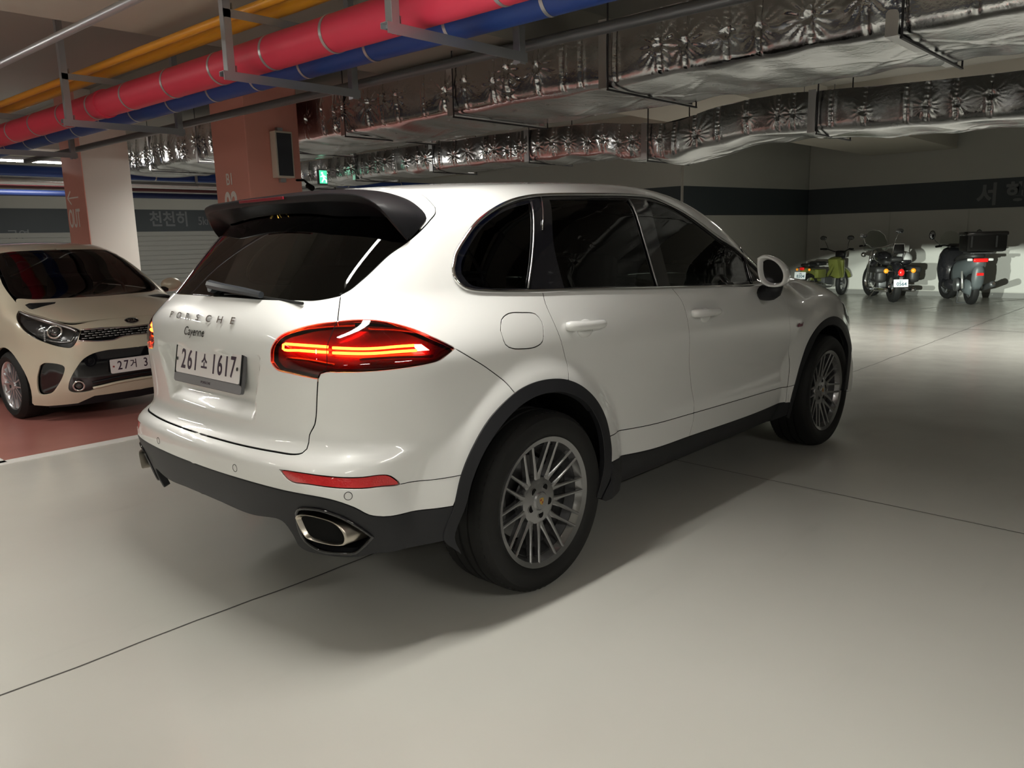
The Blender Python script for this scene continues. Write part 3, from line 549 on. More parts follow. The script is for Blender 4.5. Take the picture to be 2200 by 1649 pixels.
# ------------------------------------------------ foil-wrapped air ducts
def foil_fn(m,nt,b):
    n=noise(nt,38,3,.5); n2=noise(nt,6,3,.5); a=N(nt,'ShaderNodeMath'); a.operation='ADD'; lk(nt,n.outputs[0],a.inputs[0])
    k=N(nt,'ShaderNodeMath'); k.operation='MULTIPLY'; k.inputs[1].default_value=2.2; lk(nt,n2.outputs[0],k.inputs[0]); lk(nt,k.outputs[0],a.inputs[1]); bump(nt,b,a.outputs[0],.16,.012)
    rr=ramp(nt,n2.outputs[0],[(.3,(.14,)*3),(.7,(.28,)*3)]); lk(nt,rr.outputs[0],b.inputs['Roughness'])
M_foil=mat('foil_wrap',(.58,.59,.60),.24,1.0,fn=foil_fn)
M_tape=mat('foil_tape',(.72,.72,.73),.30,1.0)
def duct(label,path,w,h,pitch,seed,flare=1.0,hang=None):
    """path: (x, y_front, z_bottom); front face looks to -y"""
    R=np.random.default_rng(seed); o=tag(empty('air_duct',(path[0][0],path[0][1],path[0][2])),label,'duct'); O=np.array(path[0])
    P=crom(path,.0125) if len(path)>2 else np.linspace(path[0],path[-1],int((path[-1][0]-path[0][0])/.0125))
    x=P[:,0]; ns=len(x)
    # section from the top of the front face, down, along the bottom, up the back
    fs=np.r_[np.linspace(0,h,36),h+np.linspace(0,w,44)[1:],h+w+np.linspace(0,h,8)[1:]]; per=fs[-1]
    S_,A=np.meshgrid(np.arange(ns),fs,indexing='ij'); X_=x[S_]
    r=.065
    def sec(a):
        yv=np.where(a<h,0,np.where(a<h+w,a-h,w)); zv=np.where(a<h,h-a,np.where(a<h+w,0,a-h-w)); ny=np.where(a<h,-1.,np.where(a<h+w,0.,1.)); nz=np.where((a>=h)&(a<h+w),-1.,0.)
        # round corners
        for c0,sg in ((h,1),(h+w,-1)):
            d=a-c0; k=np.clip(1-np.abs(d)/r,0,1); q=r*.22*k*k
            yv=yv+q*(1 if c0==h else -1); zv=zv+q; bl=np.clip(.5+d/(2*r),0,1)
            if c0==h: ny=np.where(np.abs(d)<r,-(1-bl),ny); nz=np.where(np.abs(d)<r,-bl,nz)
            else: ny=np.where(np.abs(d)<r,bl,ny); nz=np.where(np.abs(d)<r,-(1-bl),nz)
        return yv,zv,ny,nz
    yv,zv,ny,nz=sec(A); D=np.zeros_like(yv)
    # quilted sag between pin rows, strap pinches, star puckers round the pins
    xs=[]; t=x[0]+.1
    while t<x[-1]: xs.append(t); t+=pitch*R.uniform(.55,1.45)
    face=(A<h)
    for i,xc in enumerate(xs):
        dx=X_-xc; wd=R.uniform(.006,.011); D+=-.013*np.exp(-(dx/wd)**2)*(A<h)+.006*np.exp(-((dx-.024)/.013)**2)*(A<h)+.006*np.exp(-((dx+.024)/.013)**2)*(A<h)
        D+=.0028*np.sin(A*R.uniform(110,190)+R.uniform(0,6))*np.exp(-(dx/.012)**2)*(A<h)+.004*np.sign(np.sin(A*R.uniform(150,230)))*np.exp(-(dx/.008)**2)*(A<h)
        if R.random()<.10: continue
        for a0 in (h*R.uniform(.42,.62),)+((h*R.uniform(.8,.92),) if R.random()<.25 else ()):
            ox=R.uniform(-.02,.02); rr=np.sqrt((dx-ox)**2+((A-a0)*.85)**2); th=np.arctan2(A-a0,dx-ox); nn=R.integers(11,17); s0=R.uniform(.085,.15)*flare
            lob=np.abs(np.sin(th*nn/2+R.uniform(0,6)+R.uniform(-1,1)*1.5*np.sin(th*2)))**1.6
            D+=.024*flare*np.exp(-(rr/s0)**2*1.8)*lob*np.clip(rr/.035,0,1)-.016*np.exp(-(rr/.022)**2)
    D+=.014*np.sin(PI*np.clip(A/h,0,1))*(A<h)
    for k in range(26):
        fx,fa,ph=R.uniform(.5,5),R.uniform(-9,9),R.uniform(0,6); D+=.0022*np.sin(X_*fx*3+A*fa+ph)
    for k in range(30): # long creases on the sagging underside
        x0=R.uniform(x[0],x[-1]); an=R.uniform(-.9,.9); l=R.uniform(.3,.8); u=(X_-x0)*math.cos(an)-(A-h-w/2)*math.sin(an); v_=(X_-x0)*math.sin(an)+(A-h-w/2)*math.cos(an)
        D+=.007*np.exp(-(v_/.018)**2)*np.exp(-(u/l)**2)*((A>h)&(A<h+w))
    D+=.030*np.sin(PI*np.clip((A-h)/w,0,1))*((A>h)&(A<h+w))*(1+.4*np.sin(X_*3.1))
    Y=P[S_,1]+yv+ny*D; Z=P[S_,2]+zv+nz*D
    V=np.stack([X_,Y,Z],-1).reshape(-1,3)-O; na=len(fs)
    i,j=np.meshgrid(np.arange(ns-1),np.arange(na-1),indexing='ij'); b=(i*na+j).ravel(); Fq=np.stack([b,b+1,b+na+1,b+na],1)
    me=bpy.data.meshes.new('foil_jacket'); me.from_pydata(V.tolist(),[],Fq.tolist()); me.update(); link('foil_jacket',me,M_foil,o,True)
    # top board closes the box
    k=max(1,ns//40); top=[[ (P[s,0],P[s,1],P[s,2]+h),(P[s,0],P[s,1]+w,P[s,2]+h)] for s in list(range(0,ns,k))+[ns-1]]
    m=MB(); m.ringloft([[Vector(q)-Vector(O) for q in t] for t in top],cap=False,closed=False); m.build('top_sheet',M_tape,o)
    # straps and hangers
    t=x[0]+.6; hang=hang or list(np.arange(x[0]+.6,x[-1]-.2,1.72))
    for t in hang:
        s=int(np.argmin(abs(x-t))); c=P[s]; m=MB(); w2=.035
        ring=lambda q,e:[Vector((c[0]+q,c[1]-e,c[2]+h+.01))-Vector(O),Vector((c[0]+q,c[1]-e,c[2]-e))-Vector(O),Vector((c[0]+q,c[1]+w+e,c[2]-e))-Vector(O),Vector((c[0]+q,c[1]+w+e,c[2]+h+.01))-Vector(O)]
        m.ringloft([ring(-w2,.012),ring(-w2,.020),ring(w2,.020),ring(w2,.012)],cap=False,closed=False); m.build('tape_band',M_tape,o)
        m=MB(); m.box(Vector((c[0]+.06,c[1]-.035,(c[2]+H)/2-.02))-Vector(O),(.012,.005,H-c[2]+.03)); m.box(Vector((c[0]+.06,c[1]+w+.035,(c[2]+H)/2-.02))-Vector(O),(.012,.005,H-c[2]+.03)); m.box(Vector((c[0]+.06,c[1]+w/2,c[2]-.038))-Vector(O),(.016,w+.08,.012)); m.build('hanger_frame',M_dkst,o)
    return o
M_dkst=mat('dark_steel',(.05,.05,.055),.5,.6)
duct('big foil-wrapped air duct, nearest, running above the large white car',[(-9.3,2.60,2.50),(4.5,2.60,2.50)],1.18,.44,.27,3,hang=[-8.4,-7.0,-5.4,-3.86,-2.28,-.66,1.33,3.1])
duct('lower foil-wrapped air duct behind the big one, with a sagging joint',[(-9.3,5.0,2.36),(-4,5.0,2.35),(-2.5,5.0,2.31),(-2.0,4.92,2.24),(-1.5,4.9,2.2),(-1.0,4.98,2.30),(-.5,5.0,2.33),(1,5.0,2.26),(4.5,5.0,2.20)],.75,.34,.24,8,flare=.85)
# ================================================ THE LARGE WHITE CAR
CB=Chart(F,.35,-.25,3.1,.80,.6)
U2,U3,U4,U5,V2,V3=CB.U2,CB.U3,CB.U4,CB.U5,CB.V2,CB.V3
suv=empty('car',(0,0,0),0,'large white SUV with glowing red tail lamps, parked in front of the camera','car')
c_=lambda k:crom(E[k],.02)
def cut(a,pred):
    a=np.array(a); return a[[bool(pred(p)) for p in a]]
AO=c_('rarch_out'); FO=c_('farch_out')
vglass=1.535
gb=c_('glass_bottom'); gb=np.vstack([gb[:-1],[[0.,gb[-1][1]]]]); gs=c_('glass_side'); gapb=c_('gap_bottom'); gapb=np.vstack([gapb[:-1],[[0.,gapb[-1][1]]]])
TLi,TLt,TLl=c_('tl_inner'),c_('tl_top'),c_('tl_low')
# --- tailgate
ring=join(rev(gb),rev(c_('gap_up')),TLi,c_('gap_side'),gapb)
CB.panel('tailgate',[ring],M_white,suv,sym=True,step=.013)
# --- rear window and the white strip behind the spoiler
ss=c_('seam_spoiler')
gtop=[[1.16,1.50],[.9,1.52],[.5,1.535],[0,1.535]]
ring=join(rev(gb),gs,[[1.10,1.47]],crom(gtop,.05))
CB.panel('rear_window',[ring],M_glass,suv,sym=True,off=-.002,step=.03)
ring=join([[0,1.62],[.5,1.61],[.9,1.57],[1.09,1.50]],ss[len(ss)//4:],[[1.303,V2-.01],[1.0,V2-.004],[.35,V2-.004],[0,V2-.004]])
CB.panel('tailgate_top',[ring],M_white,suv,sym=True,step=.03)
# --- body side with roof and pillars
dl=c_('dlo_low'); du=c_('dlo_up'); 
du=du[du[:,0]<3.30]; du=np.vstack([du,[[3.40,1.325],[3.62,1.225],[3.76,1.142]]]); 
belt=crom([[3.76,1.128]]+E['belt'],.03)
dlr=cut(dl,lambda p:p[0]<E['gap_rd_rear'][0][0]-1e-3)
rearAO=cut(AO,lambda p:E['bump_seam'][-1][0]<p[0]<E['gap_rd_rear'][-1][0] and p[1]>.7)
ab=E['apil_base']
ring=join([E['gap_rd_rear'][0]],c_('gap_rd_rear'),rev(rearAO),rev(c_('bump_seam')),rev(TLt),c_('gap_up'),gs,ss,[[1.303,V2],[1.303,V3]],
          [[E['head'][0][0],V3]],c_('head'),c_('apil_in'),[ab[1]],[[3.80,1.16],[3.76,1.142]],rev(crom(du,.02)),rev(dlr))
CB.panel('body_side',[ring,crom(E['fuel']+[E['fuel'][0]],.02)[:-1]],M_white,suv,sym=True,fixv=True,step=.022)
CB.panel('fuel_flap',[crom(E['fuel']+[E['fuel'][0]],.02)[:-1]],M_white,suv,step=.02,mirror=False)
# --- doors
ls_r,ls_f,gm,gm2=c_('low_seam_r'),c_('low_seam_f'),c_('gap_mid'),c_('gap_mid2'); gf,gf2=c_('gap_fd'),c_('gap_fd2'); st_r,st_f=c_('sill_top_r'),c_('sill_top_f')
g0=E['gap_rd_rear'][0]; gm0=E['gap_mid'][0]
beltr=cut(belt,lambda p:g0[0]<p[0]<gm0[0]); beltf=cut(belt,lambda p:p[0]>gm0[0])
aod=cut(AO,lambda p:p[0]>E['gap_rd_rear'][-1][0] and p[1]>E['low_seam_r'][0][1])
ring=join([g0],rev(beltr),[gm0],gm,rev(ls_r),rev(aod),rev(c_('gap_rd_rear')))
CB.panel('rear_door',[ring],M_white,suv)
aol=cut(AO,lambda p:p[0]>1.9 and E['sill_top_r'][0][1]<p[1]<E['low_seam_r'][0][1])
ring=join(ls_r,gm2,rev(st_r),rev(aol)); CB.panel('rear_door_sill',[ring],M_white,suv)
gf=np.vstack([[3.76,1.128],crom([[3.80,1.10]]+E['gap_fd'][2:],.02)])
ring=join([gm0],rev(beltf),gf,rev(ls_f),rev(gm)); CB.panel('front_door',[ring],M_white,suv)
ring=join(ls_f,gf2,rev(st_f),rev(gm2)); CB.panel('front_door_sill',[ring],M_white,suv)
# --- front wings, bumper and bonnet
fo=FO[FO[:,0]>E['gap_fd2'][-1][0]+.02]
hl=[[4.775,.945],[4.86,.915],[4.97,.86],[5.10,.82],[5.22,.80],[5.26,.76],[5.16,.73],[5.02,.735],[4.90,.775],[4.79,.85]]
hoodl=c_('hoodline')
ring=join(gf,gf2,[E['sill_top_f'][-1]],fo,[[4.74,.33],[4.80,.30],[5.2,.28],[U5,.28]],rev(hoodl),[[3.80,1.13]])
CB.panel('front_wing_and_bumper',[ring,crom(hl+[hl[0]],.03)[:-1]],M_white,suv,sym=True,step=.03)
CB.panel('headlamp',[crom(hl+[hl[0]],.03)[:-1]],glass_mat('lamp_glass',(.85,.9,.85),.01),suv,off=-.002,step=.03)
CB.panel('headlamp_reflector',[crom(hl+[hl[0]],.03)[:-1]],mat('lamp_reflector',(.7,.75,.65),.25,.9,emit=(.85,1,.7),es=6),suv,off=-.04,step=.03,flange=0)
def top_ring(pts): return crom(pts,.03)
hood=join([[0,2.50]],[[.3,2.49],[.6,2.46],[.74,2.455]],crom([[.74,2.455],[.735,2.8],[.725,3.0],[.69,3.2],[.61,3.40],[.48,3.53],[.3,3.62],[0,3.66]],.03))
CB.panel('bonnet',[hood],M_white,suv,od=CB.top,sym=True,step=.04)
ws=join(crom([[0,1.625],[.3,1.605],[.5,1.57]],.05),crom([[.5,1.57],[.54,1.61],[.60,1.79],[.66,2.03],[.71,2.26],[.735,2.44]],.05),crom([[.735,2.44],[.6,2.46],[.3,2.49],[0,2.50]],.05))
CB.panel('windscreen',[ws],M_glass,suv,od=CB.top,sym=True,off=-.003,step=.05)
CB.panel('front_grille',[[[5.02,.33],[U5,.33],[U5,.60],[5.45,.62],[5.2,.60],[5.05,.52]]],M_dark,suv,off=.004,sym=True,step=.04)
# --- rear bumper
blk=np.vstack([[0.,E['blk'][0][1]],c_('blk')])
aob=cut(AO,lambda p:p[0]<E['bump_seam'][-1][0] and p[1]>E['blk'][-1][1])
tll2=TLl
ring=join(rev(gapb),cut(rev(c_('gap_side')),lambda p:True),rev(TLl),c_('bump_seam'),rev(aob),rev(blk))
fog=crom(E['fog']+[E['fog'][0]],.015)[:-1]
CB.panel('rear_bumper',[ring,fog],M_white,suv,sym=True,step=.018)
CB.panel('rear_reflector',[fog],M_refl,suv,off=-.003,step=.015)
def groove(name,uv,m,r=.0018,off=.0,mir=True,step=.03,par=None):
    p,n=CB.pt(crom(uv,step)); 
    o=MB().tube([tuple(a+b*off) for a,b in zip(p,n)],r,6).build(name,m,par or suv,True)
    if mir: mirror_copy(o)
    return o
groove('bumper_seam',E['seam_fog'],M_dark,.0016,-.0004)
groove('wing_seam',[E['low_seam_f'][-1],[E['low_seam_f'][-1][0]+.06,.487]],M_dark,.0016)
M_gapshade=mat('gap_shade_black',(.004,.004,.004),.9,spec=.05)  # black strips set in the panel gaps, doubling as the shade in them
for k,r in (('gap_mid',.0027),('gap_mid2',.0027),('gap_rd_rear',.0027),('gap_side',.0027),('gap_up',.0025),('bump_seam',.0022),('low_seam_r',.0022),('low_seam_f',.0022),('seam_spoiler',.0022)): groove('gap_shade_seal',E[k],M_gapshade,r,-.0035)
groove('gap_shade_seal',gf,M_gapshade,.0024,-.0035); groove('gap_shade_seal',gapb[:-1],M_gapshade,.003,-.003); groove('gap_shade_seal',E['fuel']+[E['fuel'][0]],M_gapshade,.0018,-.003,mir=False)
# --- black lower valance with the openings for the tailpipes
vl=c_('valance_low'); vl=np.vstack([vl[:-1],[[0.,.462]]])
aov=cut(AO,lambda p:p[0]<1.2 and E['valance_low'][0][1]<p[1]<E['blk'][-1][1])
hole=crom(E['exh_hole']+[E['exh_hole'][0]],.02)[:-1]
ring=join(blk,rev(aov[:]) if len(aov) and aov[0][1]>aov[-1][1] else rev(aov),vl)
CB.panel('rear_valance',[ring,hole],M_blackpl,suv,sym=True,step=.02,off=.001,flange=.03)
pc,nc=CB.pt(hole,.004)
o=MB().tube([tuple(p) for p in pc],.006,8,closed=True).build('tailpipe_surround',M_blackgl,suv,True); mirror_copy(o)
m=MB()
oo=[Vector(p)-Vector((0,0,0)) for p in pc]; cen=sum(oo,Vector())/len(oo)
m.ringloft([[p for p in oo],[p+Vector((0,.16,0)) for p in oo],[(p-cen)*.2+cen+Vector((0,.17,0)) for p in oo]],cap=False); o=m.build('tailpipe_well',M_dark,suv,True); mirror_copy(o)
# tailpipe
mo=[Vector(p) for p in crom(X['mouth']+[X['mouth'][0]],.01)[:-1]]; mc=sum(mo,Vector())/len(mo)
def sc_(p,k,dy=0): return (p-mc)*k+mc+Vector((0,dy,0))
m=MB().ringloft([[sc_(p,.80,.20) for p in mo],[sc_(p,.86,.012) for p in mo],[sc_(p,.93,.0) for p in mo],[sc_(p,.99,.001) for p in mo],[sc_(p,1.0,.006) for p in mo],[sc_(p,1.02,.09) for p in mo],[sc_(p,.98,.20) for p in mo]],cap=False)
o=m.build('tailpipe',M_brush,suv,50)
i_=MB().ringloft([[sc_(p,.855,.012) for p in mo],[sc_(p,.79,.12) for p in mo],[sc_(p,.4,.16) for p in mo]],cap=True).build('tailpipe_bore',M_dark,suv,50)
mirror_copy(o); mirror_copy(i_)
# --- wheel arch trims and sills
def close_arch(out,inn,o_end,i_end): return join(out,[o_end] if o_end else [],[i_end] if i_end else [],rev(inn))
ro=crom([[1.06,.325]]+E['rarch_out'],.02); ri=crom([[1.075,.31]]+E['rarch_in'],.02)
CB.panel('wheel_arch_trim',[join(ro,rev(ri))],M_blackpl,suv,off=.006,inset=0.,flange=.03)
fo_=crom(E['farch_out']+[[4.755,.33]],.02); fi=crom(E['farch_in']+[[4.735,.62],[4.735,.5],[4.72,.40],[4.70,.33]],.02)
CB.panel('wheel_arch_trim',[join([[3.885,.30]],fo_,rev(fi),[[3.90,.28]])],M_blackpl,suv,off=.006,inset=0.,flange=.03)
sr=join([[1.97,.36]],st_r,st_f,[[3.885,.30]],[[3.80,.27],[1.93,.275],[1.90,.29]])
CB.panel('sill_trim',[sr],M_blackpl,suv,off=.002,step=.03,flange=.04)
# --- side windows
outer=join(belt,dlr,crom(du,.02))
g1=join(crom(E['g1'][:7],.02),crom(E['g1'][7:]+[E['g1'][0]],.02))
g2=join(crom([E['g2'][0],E['g2'][1]],.03),crom(E['g2'][1:4],.03),crom(E['g2'][3:5],.03),crom([E['g2'][4],E['g2'][5],E['g2'][0]],.03))
g3p=E['g3']; g3=join(crom(g3p[:5]+[[3.405,1.312],[3.60,1.222],[3.70,1.150]],.03),crom([[3.70,1.150],g3p[8]],.03),crom(g3p[8:10]+[g3p[0]],.03))
CB.panel('window_frame',[outer,g1,g2,g3],M_blackgl,suv,off=-.004,inset=.001,step=.03)
for nm,g in (('rear_quarter_window',g1),('rear_door_window',g2),('front_door_window',g3)):
    CB.panel(nm,[g],M_glass,suv,off=-.008,step=.03,inset=0,flange=.004)
ol=np.vstack([outer,outer[:1]])
p,n=CB.pt(outer,.001)
o=MB().tube([tuple(a) for a in p],.0085,10,closed=True).build('chrome_surround',M_chrome,suv,True); mirror_copy(o)
for k,r in (('chrome1',.0045),('chrome3',.0045)):
    p,n=CB.pt(crom(E[k],.04),-.001); o=MB().tube([tuple(a) for a in p],r,8).build('window_strip',mat('satin_strip',(.35,.35,.36),.3,1.),suv,True); mirror_copy(o)
p,n=CB.pt(crom([E['chrome2'][0],E['chrome2'][1]],.04),.0); o=MB().tube([tuple(a) for a in p],.003,8).build('door_edge_strip',M_chrome,suv,True); mirror_copy(o)
p,n=CB.pt(crom(E['qdiv'],.04),-.003); o=MB().tube([tuple(a) for a in p],.008,8).build('window_divider',M_blackgl,suv,True); mirror_copy(o)
# --- tail lamps
lamp=join(TLt,TLl,rev(TLi)); 
o=CB.panel('tail_lamp',[lamp],M_red,suv,off=.001,step=.015,flange=.01)
CB.panel('tail_lamp_housing',[lamp],M_redin,o,off=-.03,step=.02,flange=.0,inset=.004,mirror=False)
def bar(uvl,r,mt,offs=-.012,nm='light_bar'):
    p,n=CB.pt(crom(uvl,.015),offs); return MB().tube([tuple(a) for a in p],r,8).build(nm,mt,o,True)
bar(E['bars_u'][1:],.0048,M_glow); bar(E['bars_u2'],.0048,M_glow); bar(E['bars_l'][2:],.0048,M_glow); bar(E['bars_l2'],.0048,M_glow)
bar([E['bars_u'][1],E['bars_u'][0],E['bars_l'][1],E['bars_l'][2]],.0042,M_glow)
e=E['bars_end']; be=join([e[0],e[1],e[2],e[3]]); CB.panel('light_block',[be],M_glow2,o,off=-.012,step=.02,flange=.0,inset=0,mirror=False)
p,n=CB.pt(crom(E['tl_split'],.02),.0015); MB().tube([tuple(a) for a in p],.0013,6).build('lamp_split',M_dark,o,True)
mt_=mat('lamp_inner_dark',(.06,.003,.003),.3)
for (ua,va,ub,vb) in ((.56,1.105,.75,1.135),(.80,1.125,.98,1.118),(.52,1.005,.70,.99),(.78,1.012,1.03,1.022)):
    bar([[ua,va],[(ua+ub)/2,(va+vb)/2+.004],[ub,vb]],.006,mt_,-.02,'reflector_rib')
for ch in [x for x in bpy.data.objects if x.name.startswith('tail_lamp.') and x.parent is suv]:
    for g in [x for x in bpy.data.objects if x.parent is o]:
        c=g.copy(); COL.objects.link(c); c.parent=ch
# --- spoiler
spl=crom([[0,-.60,1.578]]+X['sp_lo'],.03); 
def resamp(P,n):
    P=np.array(P); d=np.r_[0,np.cumsum(np.linalg.norm(np.diff(P,axis=0),axis=1))]; t=np.linspace(0,d[-1],n); return np.stack([np.interp(t,d,P[:,i]) for i in range(3)],1)
n=34; LO=resamp(spl,n); UP=resamp(crom([[0,-.607,1.607]]+X['sp_up'],.03),n)
fr=np.array([[0,-.335],[.2,-.335],[.35,-.33],[.48,-.325],[.58,-.312],[.635,-.295]]); 
frp=[[x,y,0] for x,y in fr]; o_,d_=CB.top(fr[:,0],fr[:,1]); tz=o_[:,2]+solve(o_,d_,F=F)
frp=[[a,b,c+.003] for (a,b),c in zip(fr,tz)]
tipp,_=CB.pt(np.array([ss[len(ss)*0+2],gs[-1],ss[4],ss[7]]),.004)
sidep,_=CB.pt(crom([[1.175,1.492],[1.10,1.463],[1.03,1.437],E['glass_side'][-1]],.03),.004)
FRr=resamp(crom(frp[:-1]+[list(p) for p in sidep[::2]]+[list(sidep[-1])],.03),n)
und=[]
for i in range(n):
    f=i/(n-1); und.append(None)
uvu=crom([[0,1.525],[.5,1.525],[.85,1.51],[1.0,1.485],[1.02,1.455],E['glass_side'][-1]],.02); UN=resamp(CB.pt(uvu,.004)[0],n)
m=MB(); rings=[]
for i in range(n):
    A,B,C_,D_=[Vector(k[i]) for k in (FRr,UP,LO,UN)]
    mid=(A+B)/2+Vector((0,0,.006)); q1=A.lerp(mid,.5)+Vector((0,0,.003)); 
    rings.append([A,q1,mid,mid.lerp(B,.6)+Vector((0,0,.002)),B,B.lerp(C_,.12)+(B-A).normalized()*.003,C_.lerp(B,.12)+(B-A).normalized()*.003,C_,C_.lerp(D_,.5)+Vector((0,0,.008)),D_])
m.ringloft(rings,cap=False,closed=False)
m2=MB(); m2.ringloft([[Vector((-p.x,p.y,p.z)) for p in r] for r in rings],cap=False,closed=False)
m.add(m2.v,m2.f); sp=m.build('rear_spoiler',mat('spoiler_black',(.005,.005,.006),.45,spec=.22),suv,40)
MB().box((0,-.612,1.598),(.34,.006,.012),bev=.002).build('high_brake_lamp',mat('dark_red_plastic',(.12,.006,.012),.15,coat=1),sp)
# --- letters on the tailgate
Lt=X['letters']
for ch,pp in zip('PORSCHE',Lt):
    pz=1.152; p,nn=CB.pt(np.array([[abs(pp[0]),.80+.6*math.atan2(pz-.80,.66)]]),.001)
    nx=nn[0]*[math.copysign(1,pp[0]),1,1]; pos=Vector((pp[0],float(p[0][1])-.0035,pz))
    zn=Vector(nx); x=Vector((1,0,0)); x=(x-zn*x.dot(zn)).normalized(); y=zn.cross(x)
    M=Matrix(((x.x,y.x,zn.x,pos.x),(x.y,y.y,zn.y,pos.y),(x.z,y.z,zn.z,pos.z),(0,0,0,1)))
    text('letter',ch,.038,M,M_chrome,suv,depth=.002,bold=.0002,sx=1.55)
pz=1.098; p,nn=CB.pt(np.array([[.03,.80+.6*math.atan2(pz-.80,.67)]]),.001); zn=Vector(nn[0]); x=Vector((1,0,0)); x=(x-zn*x.dot(zn)).normalized(); y=zn.cross(x); pos=Vector((-.028,float(p[0][1])-.002,pz))
text('script_badge','Cayenne',.048,Matrix(((x.x,y.x,zn.x,pos.x),(x.y,y.y,zn.y,pos.y),(x.z,y.z,zn.z,pos.z),(0,0,0,1))),M_chrome,suv,depth=.0015,bold=.0003,shear=.35,sx=.98)
# --- number plate
M_plate=mat('plate_white',(.78,.74,.74),.35,fn=lambda m,nt,b:None); M_ink=mat('plate_ink',(.03,.01,.03),.5)
tl=.1867; zn=Vector((0,-math.cos(tl),math.sin(tl))); x=Vector((1,0,0)); y=zn.cross(x); pos=Vector((0,-.8997,.9736))
PM=Matrix(((x.x,y.x,zn.x,pos.x),(x.y,y.y,zn.y,pos.y),(x.z,y.z,zn.z,pos.z),(0,0,0,1)))
def rrect(w,h,r,n=5): 
    out=[]
    for cx,cy,a0 in ((w/2-r,h/2-r,0),(-w/2+r,h/2-r,90),(-w/2+r,-h/2+r,180),(w/2-r,-h/2+r,270)):
        for k in range(n+1): a=math.radians(a0+90*k/n); out.append((cx+r*math.cos(a),cy+r*math.sin(a)))
    return out
pf=MB().prism([(a,b-.014) for a,b in rrect(.550,.158,.014)],-.003,PM,-.016).build('plate_frame',mat('plate_frame_grey',(.14,.14,.15),.3,.6,coat=.5),suv,30)
MB().prism([(a,b-.0745) for a,b in rrect(.548,.034,.012)],-.0015,PM,-.006).build('frame_strip',mat('frame_silver',(.42,.42,.44),.35,.7),pf,30)
text('frame_lettering','PORSCHE',.014,PM@Matrix.Translation((0,-.076,-.0012)),M_ink,pf,depth=.0003,sx=1.3)
m=MB(); 
for s_ in (-1,1): m.box((s_*.2665,0,-.003),(.007,.118,.008),bev=.002)
m.box((0,.0605,-.002),(.540,.008,.008),bev=.002)
for i in range(len(m.v)): m.v[i]=tuple(PM@Vector(m.v[i]))
m.build('frame_edge',M_blackgl,pf)
pl=MB().prism(rrect(.520,.110,.010),.0,PM,-.003).build('number_plate',M_plate,suv,30)
mg=lambda t,xo,sz,sx=1.,bd=.0012: text('plate_character',t,sz,PM@Matrix.Translation((xo,0,.0008)),M_ink,pl,depth=.0006,bold=bd,sx=sx)
for ch,xo in zip('261',(-.196,-.142,-.092)): mg(ch,xo,.112,.72)
mg('소',-.020,.074,.72,.0014)
for ch,xo in zip('1617',(.058,.107,.157,.205)): mg(ch,xo,.112,.72)
for s_ in(-1,1): MB().cyl(PM@Vector((s_*.244,0,-.002)),PM@Vector((s_*.244,0,.004)),.0075,12).build('plate_screw',M_chrome,pl,40)
# --- parking sensors, badge
for k in ('sensor1','sensor2'):
    p0=np.array(X[k][0]); nn=grad(p0[None]*[[1,1,1]])[0]; zn=Vector(nn); x=zn.cross(Vector((0,0,1))).normalized(); y=zn.cross(x)
    o=MB().tube([Vector(p0)+x*.0135*math.cos(a)+y*.0135*math.sin(a) for a in np.linspace(0,2*PI,25)[:-1]],.0010,6,closed=True).build('parking_sensor',M_dark,suv,True); mirror_copy(o)
b0,b1=Vector(X['badge'][0]),Vector(X['badge'][1]); p,nn=CB.pt(np.array([[3.87+.11,.848]]),.001)
zn=Vector(nn[0]); yv=Vector((0,0,1)); xv=yv.cross(zn).normalized(); yv=zn.cross(xv); pos=Vector(p[0]); pos.y=2.5
text('side_badge','diesel',.034,Matrix(((xv.x,yv.x,zn.x,.922),(xv.y,yv.y,zn.y,2.5),(xv.z,yv.z,zn.z,.848),(0,0,0,1))),mat('badge_dark_red',(.18,.03,.06),.3,.5),suv,depth=.001,bold=.0006,shear=.3)
# --- door handles
def handle(k,cupk,L):
    a,b=Vector(X[k][0]),Vector(X[k][1]); c=(a+b)/2; d=(b-a); L=d.length; d.normalize(); xo=Vector((1,0,0))
    mm=MB(); P_=[];R_=[]
    for t,h,r in ((-.5,.004,.016),(-.42,.020,.021),(-.2,.036,.021),(.05,.042,.019),(.3,.040,.018),(.42,.032,.017),(.5,.006,.013)): P_.append(c+d*(L*t)+xo*h); R_.append(r)
    mm.tube(crom([tuple(p) for p in P_],.012),list(np.interp(np.linspace(0,1,len(crom([tuple(p) for p in P_],.012))),[0,.08,.3,.55,.8,.92,1],R_)),12)
    h=mm.build('door_handle',M_white,suv,True)
    q=Vector(X[cupk][0]); cu=MB(); rr=[]
    for f,dep in ((1.0,.001),(.94,.006),(.7,.011),(.3,.013)):
        rr.append([Vector((q.x+dep,q.y+.054*f*math.cos(t),q.z+.022+.040*f*math.sin(t))) for t in np.linspace(0,2*PI,25)[:-1]])
    cu.ringloft(rr,cap=True); k_=cu.build('handle_cup',M_white,h,True)
    h2=mirror_copy(h); c2=k_.copy(); COL.objects.link(c2); c2.parent=h2
handle('h1','h1cup',.22); handle('h2','h2cup',.22)
